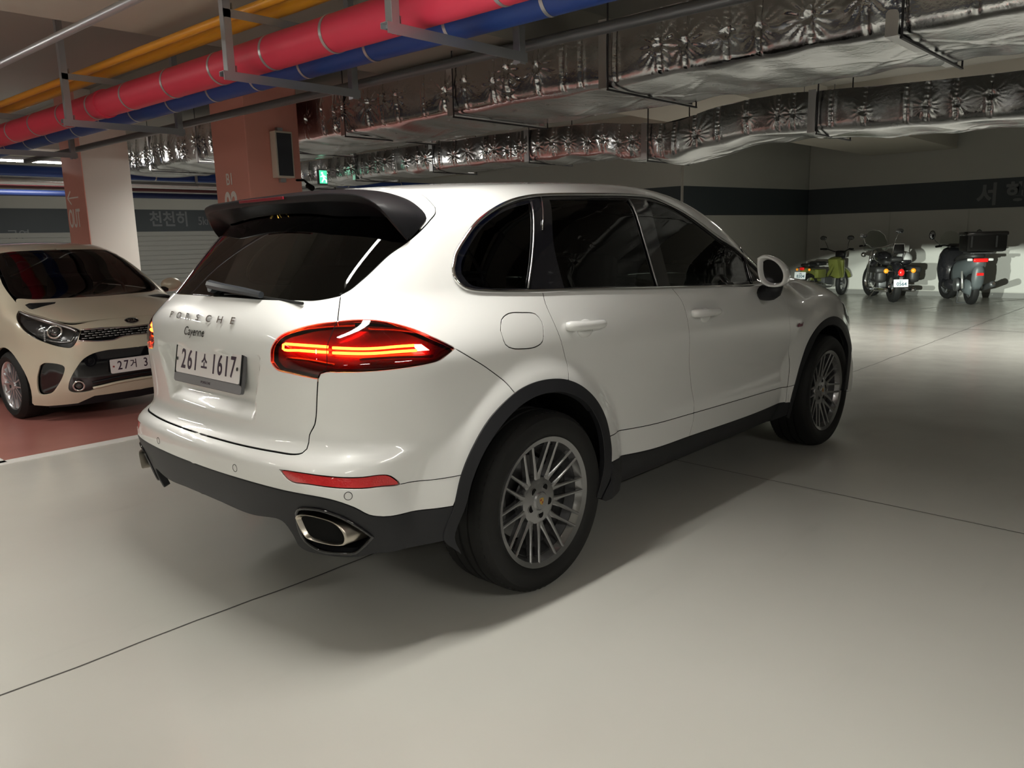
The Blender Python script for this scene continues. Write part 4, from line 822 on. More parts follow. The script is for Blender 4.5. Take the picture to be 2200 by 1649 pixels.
# --- door mirror
def mirror():
    ctr=Vector((1.02,1.83,1.203)); mm=MB(); rings=[]
    base=[(-.085,.100),(-.055,.118),(-.01,.110),(.045,.075),(.085,.015),(.093,-.035),(.080,-.075),(.04,-.095),(-.02,-.090),(-.062,-.055),(-.082,.02)]
    base=[(a*.86,b*.80) for a,b in base]; sh=crom([(a,b) for a,b in base]+[base[0]],.012)[:-1]
    for yy,k,dz in ((.045,.74,0),(.020,.80,0),(.004,.86,0),(.0,.93,0),(.006,1.0,0),(.03,1.03,0),(.07,.98,0),(.11,.82,0),(.14,.55,.0),(.152,.2,0)):
        rings.append([ctr+Vector((a*k,yy+.25*a*.6,b*k+dz)) for a,b in sh])
    mm.ringloft(rings,cap=False); mm.f.append(tuple(len(mm.v)-len(sh)+i for i in range(len(sh))))
    o=mm.build('door_mirror',M_white,suv,True)
    g=MB(); g.add([ctr+Vector((a*.76,.042+.25*a*.6,b*.76)) for a,b in sh],[tuple(range(len(sh)))]); g.build('mirror_glass',mat('mirror_dark',(.05,.05,.055),.04,1.0),o)
    f=MB(); f.tube(crom([(.92,1.97,1.085),(.96,1.95,1.085),(1.005,1.92,1.10),(1.02,1.90,1.14)],.03),.045,14); f.build('mirror_foot',M_blackpl,o,True)
    o2=mirror_copy(o)
    for ch in [x for x in bpy.data.objects if x.parent is o]:
        c=ch.copy(); COL.objects.link(c); c.parent=o2
mirror()
# --- wiper
w0,w1,w2=[Vector(k) for k in X['wiper']]
w0=w0+Vector((0,-.02,.0)); 
ar=MB(); ar.cyl(w0+Vector((0,.03,-.01)),w0+Vector((0,-.012,.004)),.022,16); 
pts=[w0+Vector((0,-.012,.012)),w0.lerp(w1,.35)+Vector((0,-.028,.010)),w0.lerp(w1,.75)+Vector((0,-.030,.006)),w1+Vector((0,-.026,.0))]
pts=crom([tuple(p) for p in pts],.03); ar.tube(pts,list(np.linspace(.018,.0125,len(pts))),8)
arm=ar.build('wiper_arm',mat('wiper_grey',(.022,.026,.032),.5),suv,40)
MB().tube([w0.lerp(w1,.25)+Vector((0,-.006,-.022)),w1+Vector((0,-.01,-.012)),w2+Vector((.02,-.012,-.004))],.0055,6).build('wiper_blade',M_rub,arm)
# --- wheels
def spokes_wheel(name,parent,R=.372,wd=.275,rr=.262,rim_m=M_alloy):
    """wheel whose axle is local x (outer face towards +x)"""
    X2=Matrix(((0,0,1,0),(1,0,0,0),(0,1,0,0),(0,0,0,1)))  # local z -> x
    h=wd/2
    rim=MB().lathe([(rr-.028,-h+.03),(rr-.002,-h+.012),(rr+.006,-h+.008),(rr-.03,-h+.04),(rr-.055,0),(rr-.035,h-.055),(rr-.022,h-.040),(rr-.014,h-.018),(rr+.007,h-.010),(rr+.010,h-.018),(rr+.004,h-.028),(rr-.02,h-.04),(rr-.040,h-.06),(rr-.06,0),(rr-.034,-h+.03)],72,X2,close=True)
    W=rim.build(name,rim_m,parent,35)
    MB().lathe([(rr-.052,.06),(rr-.036,h-.058),(rr-.030,h-.046),(rr-.034,h-.046),(rr-.058,.06)],48,X2,close=True).build('inner_barrel',mat('barrel_dark',(.05,.05,.052),.45,.7),W,35)
    MB().lathe([(.19,.0),(rr-.03,.0),(rr-.03,-.02),(.19,-.02)],48,X2,close=True).build('barrel_shade',mat('barrel_dark',(.05,.05,.052),.45,.7),W,35)
    ty=MB().lathe([(rr,h-.028),(rr+.012,h-.012),(rr+.035,h+.001),(rr+.06,h+.004),(rr+.085,h-.002),(R-.012,h-.016),(R-.003,h-.032),(R,h-.055),(R,h-.078),(R-.007,h-.080),(R-.007,h-.088),(R,h-.09),(R,.012),(R-.007,.010),(R-.007,-.004),(R,-.006),(R,-h+.09),(R-.007,-h+.088),(R-.007,-h+.08),(R,-h+.078),(R-.003,-h+.032),(R-.02,-h+.012),(rr+.05,-h-.002),(rr,-h+.02)],72,X2,close=True)
    T=ty.build('tyre',M_rub,W,30)
    tr=MB()
    for k in range(72):
        a=2*PI*k/72
        for s_ in (1,-1):
            c=Vector((s_*(h-.036),math.cos(a)*(R-.0085),math.sin(a)*(R-.0085))); tr.box(c,(.024,.006,.014),rot=Matrix.Rotation(a,3,'X'))
    tag(tr.build('tread_blocks',M_rub,T),kind='stuff')
    # spokes in ten pairs
    a0=math.radians(93)
    prof=[(.040,.034,.024,-.050),(.075,.033,.024,-.050),(.105,.024,.022,-.046),(.135,.0165,.018,-.040),(.20,.0125,.015,-.027),(rr-.012,.0125,.013,-.016)]
    proto=None
    m=MB()
    for s_ in (1,-1):
        rings=[]
        for (r,wd_,dp,xx) in prof:
            off=s_*(.0250 if r>.09 else .0215)*(1+.35*max(r-.09,0)); x=h+xx+.0
            w_=wd_/2
            rings.append([(x-.0,off-w_*.45,r),(x-.0,off+w_*.45,r),(x-.004,off+w_,r),(x-dp-.008,off+w_*.9,r),(x-dp-.008,off-w_*.9,r),(x-.004,off-w_,r)])
        m.ringloft(rings)
    me=None
    for k in range(10):
        a=a0+2*PI*k/10
        if me is None:
            o=m.build('spoke_pair',rim_m,W); me=o.data
        else: o=link('spoke_pair',me,None,W)
        o.rotation_euler=(a,0,0)
    hub=MB().lathe([(.001,h-.036),(.034,h-.036),(.040,h-.042),(.085,h-.046),(.096,h-.050),(.102,h-.062),(.100,h-.095),(.07,h-.12),(.001,h-.12)],64,X2).build('hub',rim_m,W,35)
    for k in range(5):
        a=a0+2*PI*k/5+PI/5; c=Vector((h-.0455,.0585*math.cos(a),.0585*math.sin(a)))
        MB().lathe([(.001,-.006),(.0150,-.006),(.0150,.0022),(.001,.0024)],20,Matrix.Translation(c)@X2).build('lug_hole_shade',M_dark,W,30)  # flush dark disc stands for the shade inside a lug hole
        MB().lathe([(.0150,.0),(.0152,.0032),(.0178,.0028),(.0184,-.002)],20,Matrix.Translation(c)@X2,close=True).build('lug_rim',rim_m,W,40)
    cap=MB().lathe([(.001,h-.034),(.030,h-.035),(.033,h-.040),(.033,h-.05),(.001,h-.05)],32,X2).build('centre_cap',rim_m,W,30)
    sh=[(-.011,.012),(0,.014),(.011,.012),(.011,-.002),(.007,-.010),(0,-.015),(-.007,-.010),(-.011,-.002)]
    cr=MB().prism([(a*1.05,b*1.05) for a,b in sh],h-.0335,X2,h-.035).build('crest',mat('crest_gold',(.62,.42,.10),.3,.8),W)
    q=MB(); q.prism([(-.0095,.0095),(-.001,.0095),(-.001,.002),(-.0095,.002)],h-.0330,X2,h-.034); q.prism([(.001,-.0015),(.009,-.0015),(.006,-.009),(.001,-.011)],h-.0330,X2,h-.034); q.build('crest_quarters',mat('crest_red',(.30,.02,.02),.4),W)
    bd=MB().lathe([(.05,h-.135),(.172,h-.135),(.175,h-.14),(.175,h-.165),(.172,h-.17),(.05,h-.17)],48,X2,close=True).build('brake_disc',M_disc,W,30)
    cl=MB().box((h-.15,-.165,.03),(.09,.07,.19),bev=.02); cl.build('brake_caliper',mat('caliper_grey',(.12,.12,.12),.5,.6),W)
    return W
wheel=spokes_wheel('wheel',suv); wheel.location=(.965-.1375,0,.372)
for nm,(x,y,rot) in {'b':(.965-.1375,2.895,.5),'c':(-.965+.1375,0,.2),'d':(-.965+.1375,2.895,.8)}.items():
    c=copy_tree(wheel,suv); c.location=(x,y,.372); c.rotation_euler=(rot,0,0) if x>0 else (rot,0,PI)
# --- dark inner body, wheel housings, underbody
uu=np.arange(0,U5,.06); uu=np.append(uu,U5); vv=np.append(np.arange(.27,1.08,.045),1.085)
UU,VV=np.meshgrid(uu,vv); p,n_=CB.pt(np.stack([UU.ravel(),VV.ravel()],1),-.032)
nv,nu=UU.shape; fs=[]
for j in range(nv-1):
    for i in range(nu-1):
        a=j*nu+i; c=p[[a,a+1,a+nu,a+nu+1]].mean(0)
        if min(math.hypot(c[1]-yc,c[2]-.372) for yc in (-.03,2.82))<.49: continue
        if .40<UU[j,i]<.95 and .33<VV[j,i]<.58: continue
        if UU[j,i]<1.30 and VV[j,i]<.47: continue
        if VV[j,i]<.33 and UU[j,i]<2.1: continue
        fs.append((a,a+1,a+nu+1,a+nu))
V=[tuple(q) for q in p]; k=len(V); V+=[(-x,y,z) for x,y,z in V]; fs+=[tuple(i+k for i in f[::-1]) for f in fs]
m=MB(); m.add(V,fs); m.build('inner_body',M_dark,suv)
for yc in (-.03,2.82):
    m=MB(); R0=.475
    rings=[[ (x,yc+R0*math.cos(a),.372+R0*math.sin(a)) for a in np.linspace(-.02,PI+.02,26)] for x in (.93,.50)]
    m.ringloft(rings,cap=False,closed=False); m.add(rings[1],[tuple(range(26))]); o=m.build('wheel_housing',M_dark,suv); mirror_copy(o)
MB().box((0,1.45,.35),(1.1,4.2,.10)).box((0,1.45,.36),(1.62,1.6,.12)).build('underbody',M_dark,suv)
MB().tube([(.40,-.7,.36),(.40,-.2,.33),(.2,.6,.33)],.04,10).build('exhaust_pipe',M_dark,suv)
MB().tube([(-.75,0,.372),(.75,0,.372)],.05,10).build('axle',M_dark,suv)
# --- cabin
for x in (-.38,.38):
    MB().box((x,1.15,.72),(.52,.52,.2),bev=.06).box((x,.86,1.02),(.50,.16,.66),rot=(-.22,0,0),bev=.07).box((x,.77,1.42),(.26,.10,.18),rot=(-.15,0,0),bev=.045).build('front_seat',M_int,suv,40)
MB().box((0,.15,.72),(1.3,.5,.2),bev=.06).box((0,-.10,1.02),(1.3,.16,.6),rot=(-.25,0,0),bev=.07).build('rear_bench',M_int,suv,40)
MB().box((0,2.1,.98),(1.5,.55,.24),bev=.08).build('dashboard',M_int,suv,40)
MB().box((0,.75,.50),(1.5,2.6,.05)).build('cabin_floor',M_dark,suv)
sc0=Vector((-.37,1.68,1.10)); ax=Vector((0,-.92,.38)).normalized(); x=Vector((1,0,0)); y=ax.cross(x)
st=MB().tube([sc0+x*.185*math.cos(a)+y*.185*math.sin(a) for a in np.linspace(0,2*PI,33)[:-1]],.016,10,closed=True)
st.box(sc0,(.13,.05,.10),rot=Matrix((x,ax,y)).transposed(),bev=.02); st.box(sc0,(.34,.02,.035),rot=Matrix((x,ax,y)).transposed(),bev=.008)
st.build('steering_wheel',M_wheelgrey,suv,40)
# ================================================ THE BEIGE HATCHBACK
M_cream=mat('cream_paint',(.64,.585,.46),.28,.15,coat=1.)
CK=Chart(FK,.28,-2.3,.08,.60,.5)
KU5,KU3,KU2,KV2,KV3=CK.U5,CK.U3,CK.U2,CK.V2,CK.V3
hb=empty('car',(-4.7689,.3959,0),.07843-PI/2,'small cream beige hatchback facing the lane in the red bay','car')
def kp(name,ring,m,**k): return CK.panel(name,ring,m,hb,**k)
k_grt=crom([[KU5,.728],[4.44,.730],[4.377,.733],[4.237,.742],[4.098,.745]],.02)
k_grb=crom([[4.075,.668],[4.20,.652],[4.32,.650],[4.38,.664],[4.44,.668],[KU5,.668]],.02)
k_low=crom([[KU5,.575],[4.40,.575],[4.248,.5766],[4.151,.559],[4.086,.518],[4.035,.4446],[3.988,.3485],[3.975,.27],[4.0,.25],[4.062,.243],[4.126,.250],[4.175,.275],[4.25,.285],[KU5,.285]],.02)
k_hl=crom([[3.4725,.94],[3.729,.8975],[3.909,.835],[4.04,.777],[4.098,.74],[4.077,.70],[4.057,.66],[4.023,.625],[3.96,.633],[3.872,.664],[3.787,.702],[3.695,.757],[3.61,.82],[3.53,.88],[3.4725,.94]],.02)[:-1]
k_vent=crom([[3.80,.488],[3.83,.507],[3.935,.493],[3.963,.471],[3.948,.402],[3.887,.295],[3.848,.256],[3.77,.25],[3.765,.36],[3.80,.488]],.02)[:-1]
def karch(uc,r=.335,n=24): return [[uc+r*math.cos(a),.285+r*math.sin(a)] for a in np.linspace(-.35,PI+.35,n)]
ufr=KU2-.0+0.+2.3; ure=ufr-2.4
af=karch(ufr+.0); arr=karch(ure)
# side outline: bottom from front corner backwards
side_bot=[[ufr+.335*math.cos(.35)*1.0,.17]]
dlo=crom([[3.02,.965],[2.6,.985],[1.7,1.005],[1.05,1.03],[.95,1.06],[1.02,1.13],[1.4,1.19],[1.9,1.215],[2.35,1.212],[2.60,1.185],[2.85,1.09],[3.02,.965]],.03)[:-1]
hood_l=[[KU5,.815],[4.42,.818]]+[[4.20,.812],[4.05,.795],[3.93,.825],[3.74,.893],[3.50,.955],[3.36,1.00],[3.25,1.035]]
ap=[[3.25,1.035],[3.06,1.095],[2.90,1.155],[2.72,1.215],[2.63,1.27]]
ring=join([[KU5,.815]],k_grt,k_grb,k_low,[[KU5,.195],[4.14,.195],[4.02,.145],[3.80,.14],[ufr+.33,.15]],af,[[ufr-.34,.17],[ure+.34,.17]],arr,[[ure-.33,.2],[0.0,.22],[0,.95],[.9,1.18],[1.02,1.34],[1.10,KV2-.01],[1.10,KV3],[2.66,KV3],[2.66,KV2-.02]],rev(ap),rev(crom(hood_l,.03)))
kp('body_shell',[ring,k_hl,k_vent,dlo],M_cream,sym=True,fixv=True,step=.035)
kp('rear_glass',[[[0,.95],[0,1.36],[.9,1.33],[.85,1.17]]],M_glass,sym=True,step=.06)
kp('side_glass',[dlo],glass_mat('hatch_glass',(.30,.31,.31),.01),step=.05,off=-.004)
hood=join(crom([[0,.585],[.2,.578],[.35,.562],[.46,.535],[.55,.46],[.62,.32],[.67,.12],[.66,.0]],.03),crom([[.66,.0],[.63,-.07],[.5,.005],[.34,.068],[.17,.118],[0,.142]],.03))
kp('bonnet',[hood],M_cream,od=CK.top,sym=True,step=.035,inset=.003)
wsc=join(crom([[0,.135],[.17,.112],[.34,.06],[.5,.0],[.62,-.085]],.03),crom([[.62,-.085],[.635,-.16],[.61,-.31],[.585,-.45],[.52,-.735]],.03),crom([[.52,-.735],[.4,-.715],[.2,-.69],[0,-.68]],.03))
kp('windscreen',[wsc],glass_mat('hatch_glass',(.30,.31,.31),.01),od=CK.top,sym=True,step=.04,off=-.002)
inn=np.array([(a*.93,(b+.30)*.86-.30) for a,b in wsc])
kp('windscreen_border',[wsc,inn],M_blackgl,od=CK.top,sym=False,mirror=True,step=.04,off=-.0035,inset=0,flange=0)
o_=kp('headlamp',[k_hl],glass_mat('clear_lens',(.9,.9,.9),.01),off=.0,step=.02,flange=.008)
kp('lamp_back',[k_hl],mat('lamp_dark',(.10,.10,.105),.2,.6),off=-.045,step=.03,flange=0)
p,n=CK.pt(np.array([[3.918,.745]]),-.012)
def kring(uv,r0,r1,off,nm,m,par=hb,sq=1.):
    p,n=CK.pt(np.array([uv]),off); zn=Vector(n[0]); x=Vector((0,0,1)).cross(zn).normalized(); y=zn.cross(x); c=Vector(p[0])
    o=MB().tube([c+x*r0*math.cos(a)*sq+y*r0*math.sin(a) for a in np.linspace(0,2*PI,29)[:-1]],r1,8,closed=True).build(nm,m,par,True); mirror_copy(o); return c,x,y,zn
c,x,y,zn=kring([3.925,.745],.052,.009,-.008,'lamp_ring',M_chrome)
o=MB().sphere(c-zn*.02,.043,18,12).build('projector_lens',mat('lens_ball',(.10,.10,.10),.03,.6,coat=1),hb,True); mirror_copy(o)
for k in range(9):
    uv=[3.835+.004*k-.004*abs(k-4),.80-.012*k*1.2]; p,n=CK.pt(np.array([uv]),-.01); o=MB().sphere(p[0],.008,8,6).build('lamp_diode',mat('diode_white',(.8,.8,.82),.2),hb,True); mirror_copy(o)
p,n=CK.pt(crom([[3.50,.935],[3.729,.880],[3.909,.818],[4.04,.762],[4.07,.735]],.03),-.006); o=MB().tube([tuple(q) for q in p],[.010+.008*math.sin(PI*i/(len(p)-1)) for i in range(len(p))],8).build('lamp_brow',mat('satin_silver',(.55,.55,.56),.25,.9),hb,True); mirror_copy(o)
p,n=CK.pt(crom([[3.86,.69],[3.95,.668],[4.03,.672],[4.06,.72]],.03),-.014); o=MB().tube([tuple(q) for q in p],.010,8).build('lamp_trim',mat('satin_silver',(.55,.55,.56),.25,.9),hb,True); mirror_copy(o)
# grille with honeycomb slats, lower intake, vents
gr=join(k_grt,k_grb); kp('upper_grille',[gr],M_dark,sym=True,off=-.03,step=.04,inset=0,flange=0)
for rv in range(4):
    for cx in range(10):
        u=4.115+cx*.047+(.023 if rv%2 else 0); v=.680+rv*.0165
        if u>KU5-.002: continue
        p,n=CK.pt(np.array([[u-.018,v],[u,v],[min(u+.018,KU5),v]]),-.004); o=MB().tube([tuple(q) for q in p],.0042,6).build('grille_slat',mat('slat_silver',(.45,.45,.46),.3,.9),hb,True); mirror_copy(o)
p,n=CK.pt(np.vstack([k_grt[::-1]]),.001); 
def full(pp,nm,r,m):
    L=[tuple(q) for q in pp]; R_=[(-a,b,c) for a,b,c in L[::-1]]; MB().tube(L+R_[1:],r,8).build(nm,m,hb,True)
full(p,'grille_chrome',.007,M_chrome)
p,n=CK.pt(k_grb,.001); full(p,'grille_chrome',.006,M_chrome)
kp('lower_intake',[k_low],M_blackgl,sym=True,off=-.012,step=.03,inset=0,flange=.0)
for v,du in ((.30,0),(.345,0)):
    p,n=CK.pt(crom([[4.13,v-.03],[4.30,v-.008],[KU5,v]],.04),.004 if v<.32 else -.004); full(p,'intake_bar',.012 if v<.32 else .006,M_cream if v<.32 else M_blackpl)
c,x,y,zn=kring([4.040,.302],.040,.008,.0,'fog_lamp_ring',M_chrome); o=MB().sphere(c-zn*.01,.028,14,8).build('fog_lamp',mat('lens_ball',(.10,.10,.10),.03,.6,coat=1),hb,True); mirror_copy(o)
kp('side_vent',[k_vent],M_blackgl,off=-.03,step=.03,inset=0,flange=0)
kp('front_lip',[[[KU5,.12],[KU5,.20],[4.14,.20],[4.02,.15],[3.80,.145],[3.80,.12]]],M_blackpl,sym=True,off=-.01,step=.05,flange=0)
# badge, plate
p,n=CK.pt(np.array([[KU5,.775]]),.002); zn=Vector((0,n[0][1],n[0][2])).normalized(); x=Vector((-1,0,0)); y=zn.cross(x)
BM=Matrix(((x.x,y.x,zn.x,0),(x.y,y.y,zn.y,p[0][1]),(x.z,y.z,zn.z,p[0][2]),(0,0,0,1)))
el=[(.060*math.cos(a),.030*math.sin(a)) for a in np.linspace(0,2*PI,33)[:-1]]
bg=MB().prism(el,.005,BM).build('badge',M_blackgl,hb,30); MB().tube([BM@Vector((a,b,.005)) for a,b in el],.004,6,closed=True).build('badge_rim',M_chrome,bg,True)
text('badge_letters','KIA',.040,BM@Matrix.Translation((0,0,.006)),M_chrome,bg,depth=.001,bold=.0015,sx=1.1)
p,n=CK.pt(np.array([[KU5,.43]]),.0); PMk=Matrix(((-1,0,0,0),(0,0,1,p[0][1]+.012),(0,1,0,.437),(0,0,0,1)))
kpl=MB().prism(rrect(.520,.118,.010),.002,PMk,-.012).build('number_plate',M_plate,hb,30)
for ch,xo,sz,sx in (('2',-.185,.105,.8),('7',-.130,.105,.8),('거',-.066,.080,.85),('3',.040,.105,.8),('6',.095,.105,.8),('5',.150,.105,.8),('2',.205,.105,.8)):
    if xo>.05: continue
    text('plate_character',ch,sz,PMk@Matrix.Translation((xo,0,.003)),M_ink,kpl,depth=.0006,bold=.0012,sx=sx)
MB().cyl(PMk@Vector((-.238,0,0)),PMk@Vector((-.238,0,.006)),.008,10).build('plate_screw',mat('screw_red',(.3,.05,.05),.4),kpl)
# door mirrors
for s_ in (1,):
    o=MB().sphere((.86,-.24,1.05),.10,18,12,(1.05,.75,.70)).build('door_mirror',M_cream,hb,True); MB().tube([(.70,-.22,1.0),(.80,-.22,1.01)],.03,8).build('mirror_arm',M_blackpl,o,True)
    c=mirror_copy(o); d=[q for q in bpy.data.objects if q.parent is o][0].copy(); COL.objects.link(d); d.parent=c
# wheels with fan of twin spokes
def small_wheel(parent,M_in=mat('alloy_bright',(.62,.62,.64),.25,.9)):
    X2=Matrix(((0,0,1,0),(1,0,0,0),(0,1,0,0),(0,0,0,1))); R=.29; rr=.205; h=.098
    W=MB().lathe([(rr-.02,-h+.02),(rr,-h+.01),(rr-.03,-.02),(rr-.025,h-.04),(rr-.006,h-.015),(rr+.004,h-.010),(rr+.006,h-.02),(rr-.02,h-.05),(rr-.045,0)],48,X2,close=True).build('wheel',M_in,parent,35)
    MB().lathe([(rr,h-.02),(rr+.015,h-.004),(rr+.045,h+.004),(R-.015,h-.012),(R,h-.035),(R,-h+.035),(R-.015,-h+.012),(rr,-h+.02)],56,X2,close=True).build('tyre',M_rub,W,30)
    for k in range(8):
        a=2*PI*k/8+.2; wide=(k%2==0); m=MB()
        for s_ in (-1,1):
            rings=[]
            for r,wd_ in ((.03,.016),(.10,.013),(rr-.006,.011)):
                off=s_*(.012+ (.028 if wide else .012)*r/rr); rings.append([(h-.03+.01*r/rr,off-wd_/2,r),(h-.03+.01*r/rr,off+wd_/2,r),(h-.05,off+wd_/2,r),(h-.05,off-wd_/2,r)])
            m.ringloft(rings)
        if wide: m.ringloft([[(h-.035,-.02,.12),(h-.035,.02,.12),(h-.05,.02,.12),(h-.05,-.02,.12)],[(h-.03,-.032,rr-.01),(h-.03,.032,rr-.01),(h-.05,.032,rr-.01),(h-.05,-.032,rr-.01)]])
        o=m.build('spoke',M_in,W); o.rotation_euler=(a,0,0)
    MB().lathe([(.001,h-.02),(.035,h-.022),(.04,h-.035),(.04,h-.06),(.001,h-.06)],24,X2).build('hub',M_in,W,30)
    MB().lathe([(.03,h-.07),(.15,h-.07),(.15,h-.09),(.03,h-.09)],32,X2,close=True).build('brake_disc',M_disc,W,30)
    MB().lathe([(.001,h-.10),(.19,h-.10),(.19,h-.105),(.001,h-.105)],32,X2).build('wheel_inner',M_dark,W)
    return W
kw=small_wheel(hb); kw.location=(.698,0,.29)
for (x_,y_) in ((.698,-2.4),(-.698,0),(-.698,-2.4)):
    c=copy_tree(kw,hb); c.location=(x_,y_,.29); c.rotation_euler=(.3,0,0 if x_>0 else PI)
# dark insides
uu=np.append(np.arange(0,KU5,.08),KU5); vv=np.append(np.arange(.16,.93,.06),.93); UU,VV=np.meshgrid(uu,vv); p,n_=CK.pt(np.stack([UU.ravel(),VV.ravel()],1),-.05)
fs=[]; nv,nu=UU.shape
for j in range(nv-1):
    for i in range(nu-1):
        a=j*nu+i; c=p[[a,a+1,a+nu,a+nu+1]].mean(0)
        if min(math.hypot(c[1]-yc,c[2]-.285) for yc in (0,-2.4))<.36 and c[0]>.5: continue
        if UU[j,i]>3.75 and (VV[j,i]>.64 or c[2]>.64): continue
        fs.append((a,a+1,a+nu+1,a+nu))
V=[tuple(q) for q in p]; k=len(V); V+=[(-x,y,z) for x,y,z in V]; fs+=[tuple(i+k for i in f[::-1]) for f in fs]
m=MB(); m.add(V,fs); m.build('inner_body',M_dark,hb)
for yc in (0,-2.4):
    m=MB(); rings=[[(x,yc+.34*math.cos(a),.285+.34*math.sin(a)) for a in np.linspace(-.4,PI+.4,20)] for x in (.78,.45)]; m.ringloft(rings,cap=False,closed=False); m.add(rings[1],[tuple(range(20))]); o=m.build('wheel_housing',M_dark,hb); mirror_copy(o)
MB().box((0,-1.2,.24),(1.3,3.2,.12)).build('underbody',M_dark,hb)
MB().box((0,-1.1,.55),(1.4,2.6,.06)).box((0,-.05,.90),(1.25,.5,.16),bev=.05).build('dashboard',M_int,hb)
for x in (-.34,.34):
    MB().box((x,-1.1,.62),(.46,.46,.16),bev=.05).box((x,-1.36,.90),(.44,.14,.56),rot=(-.2,0,0),bev=.06).box((x,-1.44,1.26),(.22,.08,.15),bev=.04).build('front_seat',M_int,hb,40)
st=MB().tube([Vector((-.34,-.50,.97))+Vector((1,0,0))*.17*math.cos(a)+Vector((0,.4,.9)).normalized()*.17*math.sin(a) for a in np.linspace(0,2*PI,25)[:-1]],.014,8,closed=True).build('steering_wheel',M_wheelgrey,hb,True)
# ================================================ PARKED MOTORCYCLES
M_olive=mat('olive_paint',(.14,.155,.035),.35,coat=.6); M_bk=mat('bike_black',(.012,.012,.014),.22,coat=.8); M_seat=mat('seat_vinyl',(.018,.018,.018),.5)
M_gun=mat('engine_grey',(.16,.165,.17),.4,.7); M_amber=mat('amber_lens',(.85,.30,.02),.2,coat=1,emit=(1,.35,.02),es=.35); M_redl=mat('bike_red_lens',(.6,.01,.01),.2,coat=1,emit=(1,.03,.02),es=.25)
M_grey=mat('faded_grey_plastic',(.085,.10,.105),.45); M_wht=mat('bike_plate_white',(.72,.76,.78),.4); M_blueink=mat('bike_plate_ink',(.03,.09,.14),.5)
AX=Matrix(((0,0,1,0),(1,0,0,0),(0,1,0,0),(0,0,0,1)))
def bwheel(par,c,R,w,spoke=True,steer=0.,n=20,dk=M_chrome):
    T=Matrix.Translation(c)@Matrix.Rotation(steer,4,'Z')
    W=MB().lathe([(R-w*.9,-w*.3),(R-w*1.1,0),(R-w*.9,w*.3),(R-w*.75,w*.3),(R-w*.75,-w*.3)],32,T@AX,close=True).build('wheel',dk,par,40)
    MB().lathe([(R-w*.9,w*.36),(R-w*.45,w*.5),(R-w*.1,w*.34),(R,0),(R-w*.1,-w*.34),(R-w*.45,-w*.5),(R-w*.9,-w*.36)],36,T@AX,close=True).build('tyre',M_rub,W,40)
    MB().lathe([(.001,-.05),(.045,-.05),(.045,.05),(.001,.05)],16,T@AX).build('hub',M_gun,W,30)
    MB().lathe([(.03,.055),(.11,.055),(.11,.060),(.03,.060)],24,T@AX,close=True).build('brake_disc',M_disc,W,30)
    if spoke:
        m=MB()
        for k in range(n):
            a=2*PI*k/n; b=a+.5*(1 if k%2 else -1); m.cyl(T@Vector((.04*(1 if k%2 else -1),.04*math.cos(a),.04*math.sin(a))),T@Vector((0,(R-w)*math.cos(b),(R-w)*math.sin(b))),.003,4)
        tag(m.build('spokes',dk,W),kind='stuff')
    else:
        for k in range(5):
            a=2*PI*k/5; MB().tube([T@Vector((0,.03*math.cos(a),.03*math.sin(a))),T@Vector((0,(R-w)*math.cos(a),(R-w)*math.sin(a)))],.018,6).build('spoke',dk,W)
    return W
def plate(par,c,rx,t1,t2,w=.21,h=.115,rz=0.,sz=.075):
    M=Matrix.Translation(c)@Matrix.Rotation(rz,4,'Z')@Matrix.Rotation(PI/2+rx,4,'X'); o=MB().prism(rrect(w,h,.008),.002,M,-.002).build('number_plate',M_wht,par,30)
    if t2: text('plate_character',t2,sz,M@Matrix.Translation((.012,-.018,.003)),M_blueink,o,depth=.0006,bold=.0015)
    text('plate_character',t1,.034,M@Matrix.Translation((0,.038,.003)),M_blueink,o,depth=.0006,bold=.0005)
def mirrorb(par,a,b,c,r,flat=(.09,.012,.055),m=M_bk):
    o=MB().tube([a,b,c],.006,6).build('mirror_stem',m,par,True); MB().sphere(c,1,14,8,flat).build('mirror_head',m,o,True)
    MB().sphere(Vector(c)+Vector((0,-flat[1]*.5,0)),1,14,8,(flat[0]*.88,flat[1]*.7,flat[2]*.88)).build('mirror_glass',mat('mirror_silver',(.30,.31,.33),.03,1.0),o,True)
# --- small olive utility motorcycle
b1=empty('motorcycle',(-3.80,15.02,0),math.radians(-13),'small olive green motorcycle against the back wall, nearest the large car','motorcycle')
bwheel(b1,(0,-.58,.27),.27,.10,n=18,dk=M_gun); bwheel(b1,(0,.60,.27),.27,.10,steer=.2,n=18,dk=M_gun)
MB().tube(crom([(0,.42,.82),(0,.30,.72),(0,.05,.46),(0,-.15,.38),(0,-.55,.42)],.05),.035,10).build('frame_spine',M_olive,b1,True)
MB().box((0,.36,.62),(.26,.20,.46),rot=(.32,0,0),bev=.06).build('front_cowl',M_olive,b1,40)
MB().box((.10,.42,.60),(.12,.10,.42),rot=(.32,.1,.2),bev=.04).build('leg_shield',M_olive,b1,40)
MB().box((.06,-.32,.52),(.16,.30,.20),bev=.05).build('side_cover',M_olive,b1,40)
m=MB(); 
for x in(-.06,.06): m.tube([(x,.48,.78),(x,.60,.27)],.022,10)
m.build('fork',M_gun,b1,True)
MB().box((0,-.05,.32),(.24,.30,.24),bev=.05).build('engine',M_gun,b1,40)
m=MB(); 
for z in np.linspace(.26,.40,6): m.box((0,.14,z),(.15,.12,.010))
m.build('cylinder_fins',M_gun,b1)
MB().box((0,-.30,.73),(.25,.30,.09),bev=.04).build('seat',M_seat,b1,True); MB().box((0,-.62,.71),(.22,.26,.07),bev=.03).build('pillion_seat',M_seat,b1,True)
m=MB(); 
for x in (-.13,.13): m.tube([(x,-.25,.66),(x,-.80,.66)],.010,6)
for y in (-.45,-.62,-.79): m.tube([(-.13,y,.66),(.13,y,.66)],.008,6)
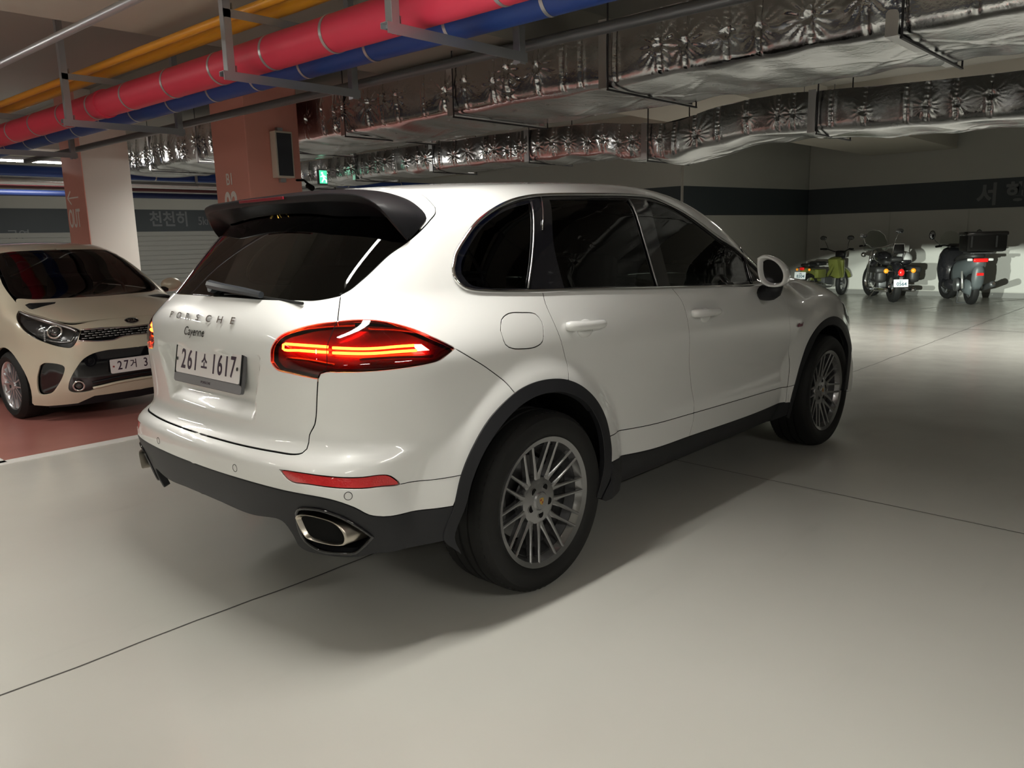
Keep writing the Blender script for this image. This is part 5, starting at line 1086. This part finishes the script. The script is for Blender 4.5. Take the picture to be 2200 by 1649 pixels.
m.build('rack',M_bk,b1)
MB().tube(crom([(0,-.83,.52),(0,-.75,.60),(0,-.60,.60),(0,-.40,.50)],.05),.07,10).build('rear_mudguard',M_olive,b1,True)
MB().tube(crom([(0,.36,.50),(0,.55,.58),(0,.78,.52),(0,.88,.40)],.05),.05,10).build('front_mudguard',M_olive,b1,True)
MB().tube(crom([(-.36,.36,1.02),(-.28,.40,1.02),(-.10,.45,.96),(.10,.45,.96),(.28,.40,1.02),(.36,.36,1.02)],.05),.013,8).build('handlebar',M_bk,b1,True)
for s_ in(-1,1):
    MB().tube([(s_*.27,.40,1.02),(s_*.40,.34,1.02)],.019,8).build('grip',M_rub,b1,True); MB().tube([(s_*.24,.44,1.01),(s_*.38,.42,.98)],.006,6).build('brake_lever',M_gun,b1,True)
    mirrorb(b1,(s_*.24,.40,1.03),(s_*.27,.36,1.14),(s_*.33,.34,1.26),.06,(.085,.012,.050))
MB().box((0,.52,.90),(.20,.16,.18),bev=.05).build('headlamp',M_bk,b1,40)
MB().box((0,-.84,.64),(.10,.05,.06),bev=.02).build('tail_lamp',M_redl,b1,True)
for s_ in(-1,1): MB().sphere((s_*.15,-.80,.62),.028,10,6).build('indicator',M_amber,b1,True)
plate(b1,(0,-.90,.50),-.15,'서울','8304',.24,.15,rz=.25,sz=.085); 
MB().tube([(.12,.0,.26),(.15,-.3,.28),(.16,-.75,.34)],.035,10).build('exhaust',M_chrome,b1,True)
MB().tube([(-.10,-.15,.22),(-.2,-.2,.02)],.012,6).build('side_stand',M_gun,b1)
# --- black cruiser
b2=empty('motorcycle',(-2.52,14.78,0),math.radians(33),'black cruiser motorcycle with leather saddlebags, windscreen and amber indicators','motorcycle')
bwheel(b2,(0,-.72,.32),.32,.16,n=24); bwheel(b2,(0,.86,.34),.34,.11,steer=.25,n=24)
MB().tube(crom([(0,-1.02,.50),(0,-.95,.64),(0,-.72,.71),(0,-.48,.64)],.05),.10,14).build('rear_fender',M_bk,b2,True)
MB().tube(crom([(0,.55,.55),(0,.80,.72),(0,1.05,.66),(0,1.18,.50)],.05),.07,12).build('front_fender',M_bk,b2,True)
MB().sphere((0,.12,.86),1,20,12,(.16,.34,.13)).build('fuel_tank',M_bk,b2,True)
MB().box((0,-.32,.78),(.32,.42,.12),bev=.06).build('seat',M_seat,b2,True); MB().box((0,-.68,.84),(.24,.32,.10),bev=.05).build('pillion_seat',M_seat,b2,True)
o=MB().tube([(-.09,-.84,.86),(-.10,-.90,1.06),(-.09,-.91,1.14),(.09,-.91,1.14),(.10,-.90,1.06),(.09,-.84,.86)],.010,8).build('sissy_bar',M_chrome,b2,True)
MB().box((0,-.88,1.05),(.20,.06,.20),bev=.03).build('backrest_pad',M_seat,o,True)
for s_ in(-1,1):
    o=MB().box((s_*.30,-.72,.54),(.20,.50,.29),bev=.075).build('saddlebag',M_seat,b2,True)
    MB().box((s_*.31,-.72,.64),(.22,.52,.13),bev=.05).build('bag_lid',M_seat,o,True)
    for y in (-.86,-.58): MB().box((s_*.408,y,.56),(.012,.03,.20)).build('bag_strap',M_bk,o); MB().cyl((s_*.41,y,.50),(s_*.42,y,.50),.014,10).build('buckle',M_chrome,o)
    MB().tube([(s_*.09,-1.0,.62),(s_*.21,-1.02,.63)],.010,6).build('indicator_stem',M_chrome,b2,True); MB().sphere((s_*.245,-1.04,.63),.046,14,8,(1,.7,1)).build('indicator',M_amber,b2,True)
    MB().tube(crom([(s_*.12,.0,.34),(s_*.20,-.2,.24),(s_*.24,-.6,.25),(s_*.25,-1.12,.27)],.06),0.042,12).build('exhaust_pipe',M_chrome,b2,True)
    MB().tube([(s_*.10,.62,.98),(s_*.10,.86,.34)],.028,10).build('fork_leg',M_chrome,b2,True)
    MB().tube([(s_*.30,.36,1.10),(s_*.43,.26,1.09)],.020,8).build('grip',M_rub,b2,True)
    MB().tube([(s_*.28,.40,1.10),(s_*.40,.37,1.07)],.007,6).build('lever',M_chrome,b2,True)
    MB().box((s_*.20,.15,.22),(.10,.26,.03),bev=.01).build('footboard',M_gun,b2,30)
    MB().sphere((s_*.23,.72,.90),.055,14,8,(1,.9,1)).build('fog_lamp',M_chrome,b2,True)
mirrorb(b2,(.28,.40,1.12),(.32,.42,1.26),(.37,.40,1.38),.06,(.085,.014,.052),M_chrome); mirrorb(b2,(-.28,.40,1.12),(-.30,.44,1.20),(-.33,.42,1.30),.06,(.085,.014,.052),M_chrome)
MB().tube(crom([(-.36,.30,1.10),(-.26,.42,1.12),(-.10,.52,1.05),(.10,.52,1.05),(.26,.42,1.12),(.36,.30,1.10)],.06),.014,8).build('handlebar',M_chrome,b2,True)
MB().sphere((0,.74,.90),.10,18,12,(1,.9,1)).build('headlamp',M_chrome,b2,True)
sh=[(-.24,0),(-.25,.16),(-.20,.32),(-.10,.42),(0,.44),(.10,.42),(.20,.32),(.25,.16),(.24,0),(.12,-.04),(-.12,-.04)]
MW=Matrix.Translation((0,.74,1.0))@Matrix.Rotation(PI/2-.35,4,'X'); MB().prism(sh,.003,MW,-.003).build('windscreen',glass_mat('screen_smoke',(.80,.82,.80),.03,1.3),b2,30)
MB().tube([MW@Vector((a,b,0)) for a,b in sh],.007,6,closed=True).build('windscreen_rim',M_chrome,b2,True)
MB().box((0,.0,.40),(.30,.40,.30),bev=.06).build('engine_case',M_gun,b2,40)
for y,a in ((.12,.45),(-.10,-.45)):
    m=MB(); 
    for k in range(7): m.box((0,y+math.sin(a)*k*.028,.52+k*.030),(.20,.17,.012),rot=(-a,0,0),bev=.004)
    m.build('cylinder',M_chrome,b2)
MB().cyl((.15,0,.62),(.23,0,.62),.08,18).build('air_cleaner',M_chrome,b2,40)
o=MB().tube(crom([(0,-1.08,.64),(0,-1.13,.60),(0,-1.12,.54)],.03),.045,12).build('tail_lamp_housing',M_bk,b2,True); MB().sphere((0,-1.145,.60),.058,14,10,(1,.7,1.25)).build('tail_lamp',M_redl,o,True)
plate(b2,(0,-1.16,.40),-.12,'경기','0564',.26,.145,sz=.09); MB().box((0,-1.12,.46),(.06,.06,.12)).build('plate_stay',M_chrome,b2)
hm=tag(MB().sphere((0,0,0),1,22,14,(.145,.165,.15)).build('helmet',mat('helmet_silver',(.55,.56,.55),.2,coat=1),None,True),'silver and black open helmet hung at the right of the black cruiser','helmet')
hm.location=(-2.05,14.42,.84); MB().sphere((0,-.01,-.05),1,22,12,(.150,.168,.09)).build('visor',M_bk,hm,True)
MB().tube([(0,.12,.0),(-.06,.25,.02)],.01,6).build('strap',M_seat,hm)
MB().tube([(-.12,-.05,.28),(-.30,-.02,.015)],.014,8).build('side_stand',M_chrome,b2)
# --- grey scooter with a top box
b3=empty('scooter',(-1.12,14.83,0),math.radians(30),'faded grey maxi scooter carrying a big black top box, rightmost by the wall','scooter')
bwheel(b3,(0,-.66,.29),.29,.14,spoke=False,dk=M_gun); bwheel(b3,(0,.74,.29),.29,.12,spoke=False,steer=.25,dk=M_gun)
def hull(name,secs,m,par,k=14):
    """secs: (y, z centre, half width, half height)"""
    MB().ringloft([[(w_*math.copysign(abs(math.cos(a))**.7,math.cos(a)),y,z+h_*math.copysign(abs(math.sin(a))**.7,math.sin(a))) for a in np.linspace(0,2*PI,k+1)[:-1]] for y,z,w_,h_ in secs]).build(name,m,par,True)
hull('rear_body',[(-1.02,.78,.06,.05),(-.92,.76,.13,.10),(-.6,.70,.18,.15),(-.2,.62,.20,.20),(.05,.52,.19,.22)],M_grey,b3)
hull('tail_guard',[(-1.02,.60,.05,.10),(-.98,.55,.10,.20),(-.92,.50,.10,.24),(-.86,.55,.06,.2)],M_grey,b3)
hull('front_shield',[(.22,.52,.20,.22),(.36,.62,.27,.34),(.52,.72,.27,.34),(.72,.76,.22,.24),(.90,.70,.10,.10)],M_bk,b3)
hull('floor_tunnel',[(-.05,.34,.24,.12),(.2,.33,.26,.10),(.42,.40,.25,.14)],M_bk,b3)
hull('seat',[(-.85,.90,.13,.05),(-.55,.90,.17,.07),(-.2,.84,.17,.06),(.02,.80,.14,.05)],M_seat,b3)
hull('leg_panel',[(.30,.45,.30,.24),(.45,.62,.31,.26),(.6,.76,.26,.2)],M_bk,b3)
hull('front_mudguard',[(.50,.50,.07,.06),(.74,.62,.09,.07),(1.0,.48,.06,.06)],M_grey,b3)
o=MB().box((.06,-.86,1.15),(.66,.50,.34),bev=.06).build('top_box',M_seat,b3,40); MB().box((.06,-.86,1.30),(.68,.52,.08),bev=.035).build('box_lid',M_bk,o,40)
for x in (-.2,.2): MB().box((x,-1.12,1.16),(.03,.02,.20)).build('box_latch',M_gun,o)
m=MB(); 
for x in(-.14,.14): m.tube([(x,-.5,.90),(x,-1.08,.95)],.012,6)
m.box((0,-.9,.96),(.40,.40,.02)); m.build('carrier',M_gun,b3)
MB().box((0,-1.03,.83),(.24,.05,.07),bev=.02).build('tail_lamp',M_redl,b3,True)
MB().box((0,-1.055,.58),(.12,.02,.05),bev=.008).build('rear_reflector',M_redl,b3)
for s_ in(-1,1): MB().box((s_*.17,-1.0,.84),(.09,.06,.05),bev=.02).build('indicator',mat('clear_lens_grey',(.6,.6,.6),.2,coat=1),b3,True)
hull('engine_unit',[(-.78,.30,.10,.12),(-.55,.33,.12,.15),(-.25,.34,.10,.12)],M_grey,b3)
MB().lathe([(.001,-.04),(.12,-.04),(.13,0),(.10,.04),(.001,.05)],20,Matrix.Translation((-.18,-.42,.36))@AX).build('variator_cover',M_gun,b3,30)
for s_ in(-1,1): MB().tube([(s_*.16,-.68,.30),(s_*.17,-.62,.62)],.020,10).build('shock_absorber',mat('shock_silver',(.6,.6,.58),.35,.7),b3,True)
o=MB().tube(crom([(.20,-.2,.28),(.24,-.5,.30),(.26,-.95,.40)],.06),0.055,14).build('muffler',M_gun,b3,True); MB().cyl((.26,-.95,.40),(.262,-.985,.408),.028,12).build('muffler_tip',M_chrome,o)
sh2=[(-.20,0),(-.22,.14),(-.18,.30),(-.09,.40),(0,.42),(.09,.40),(.18,.30),(.22,.14),(.20,0)]
MW=Matrix.Translation((0,.66,.98))@Matrix.Rotation(PI/2-.45,4,'X'); MB().prism(sh2,.002,MW,-.002).build('windscreen',glass_mat('screen_clear',(.9,.92,.9),.03,1.3),b3,30)
MB().tube(crom([(-.36,.30,1.06),(-.2,.42,1.08),(0,.48,1.04),(.2,.42,1.08),(.36,.30,1.06)],.06),.016,8).build('handlebar',M_bk,b3,True)
MB().box((0,.46,1.06),(.26,.12,.10),bev=.04).build('instrument_pod',M_bk,b3,40)
for s_ in(-1,1):
    MB().tube([(s_*.28,.36,1.07),(s_*.40,.27,1.06)],.022,8).build('grip',M_rub,b3,True); mirrorb(b3,(s_*.24,.52,1.05),(s_*.36,.52,1.18),(s_*.42,.50,1.28),.06,(.06,.02,.095))
MB().tube([(-.12,-.3,.24),(-.16,-.42,.02),(.16,-.42,.02),(.12,-.3,.24)],.015,8).build('centre_stand',M_gun,b3)
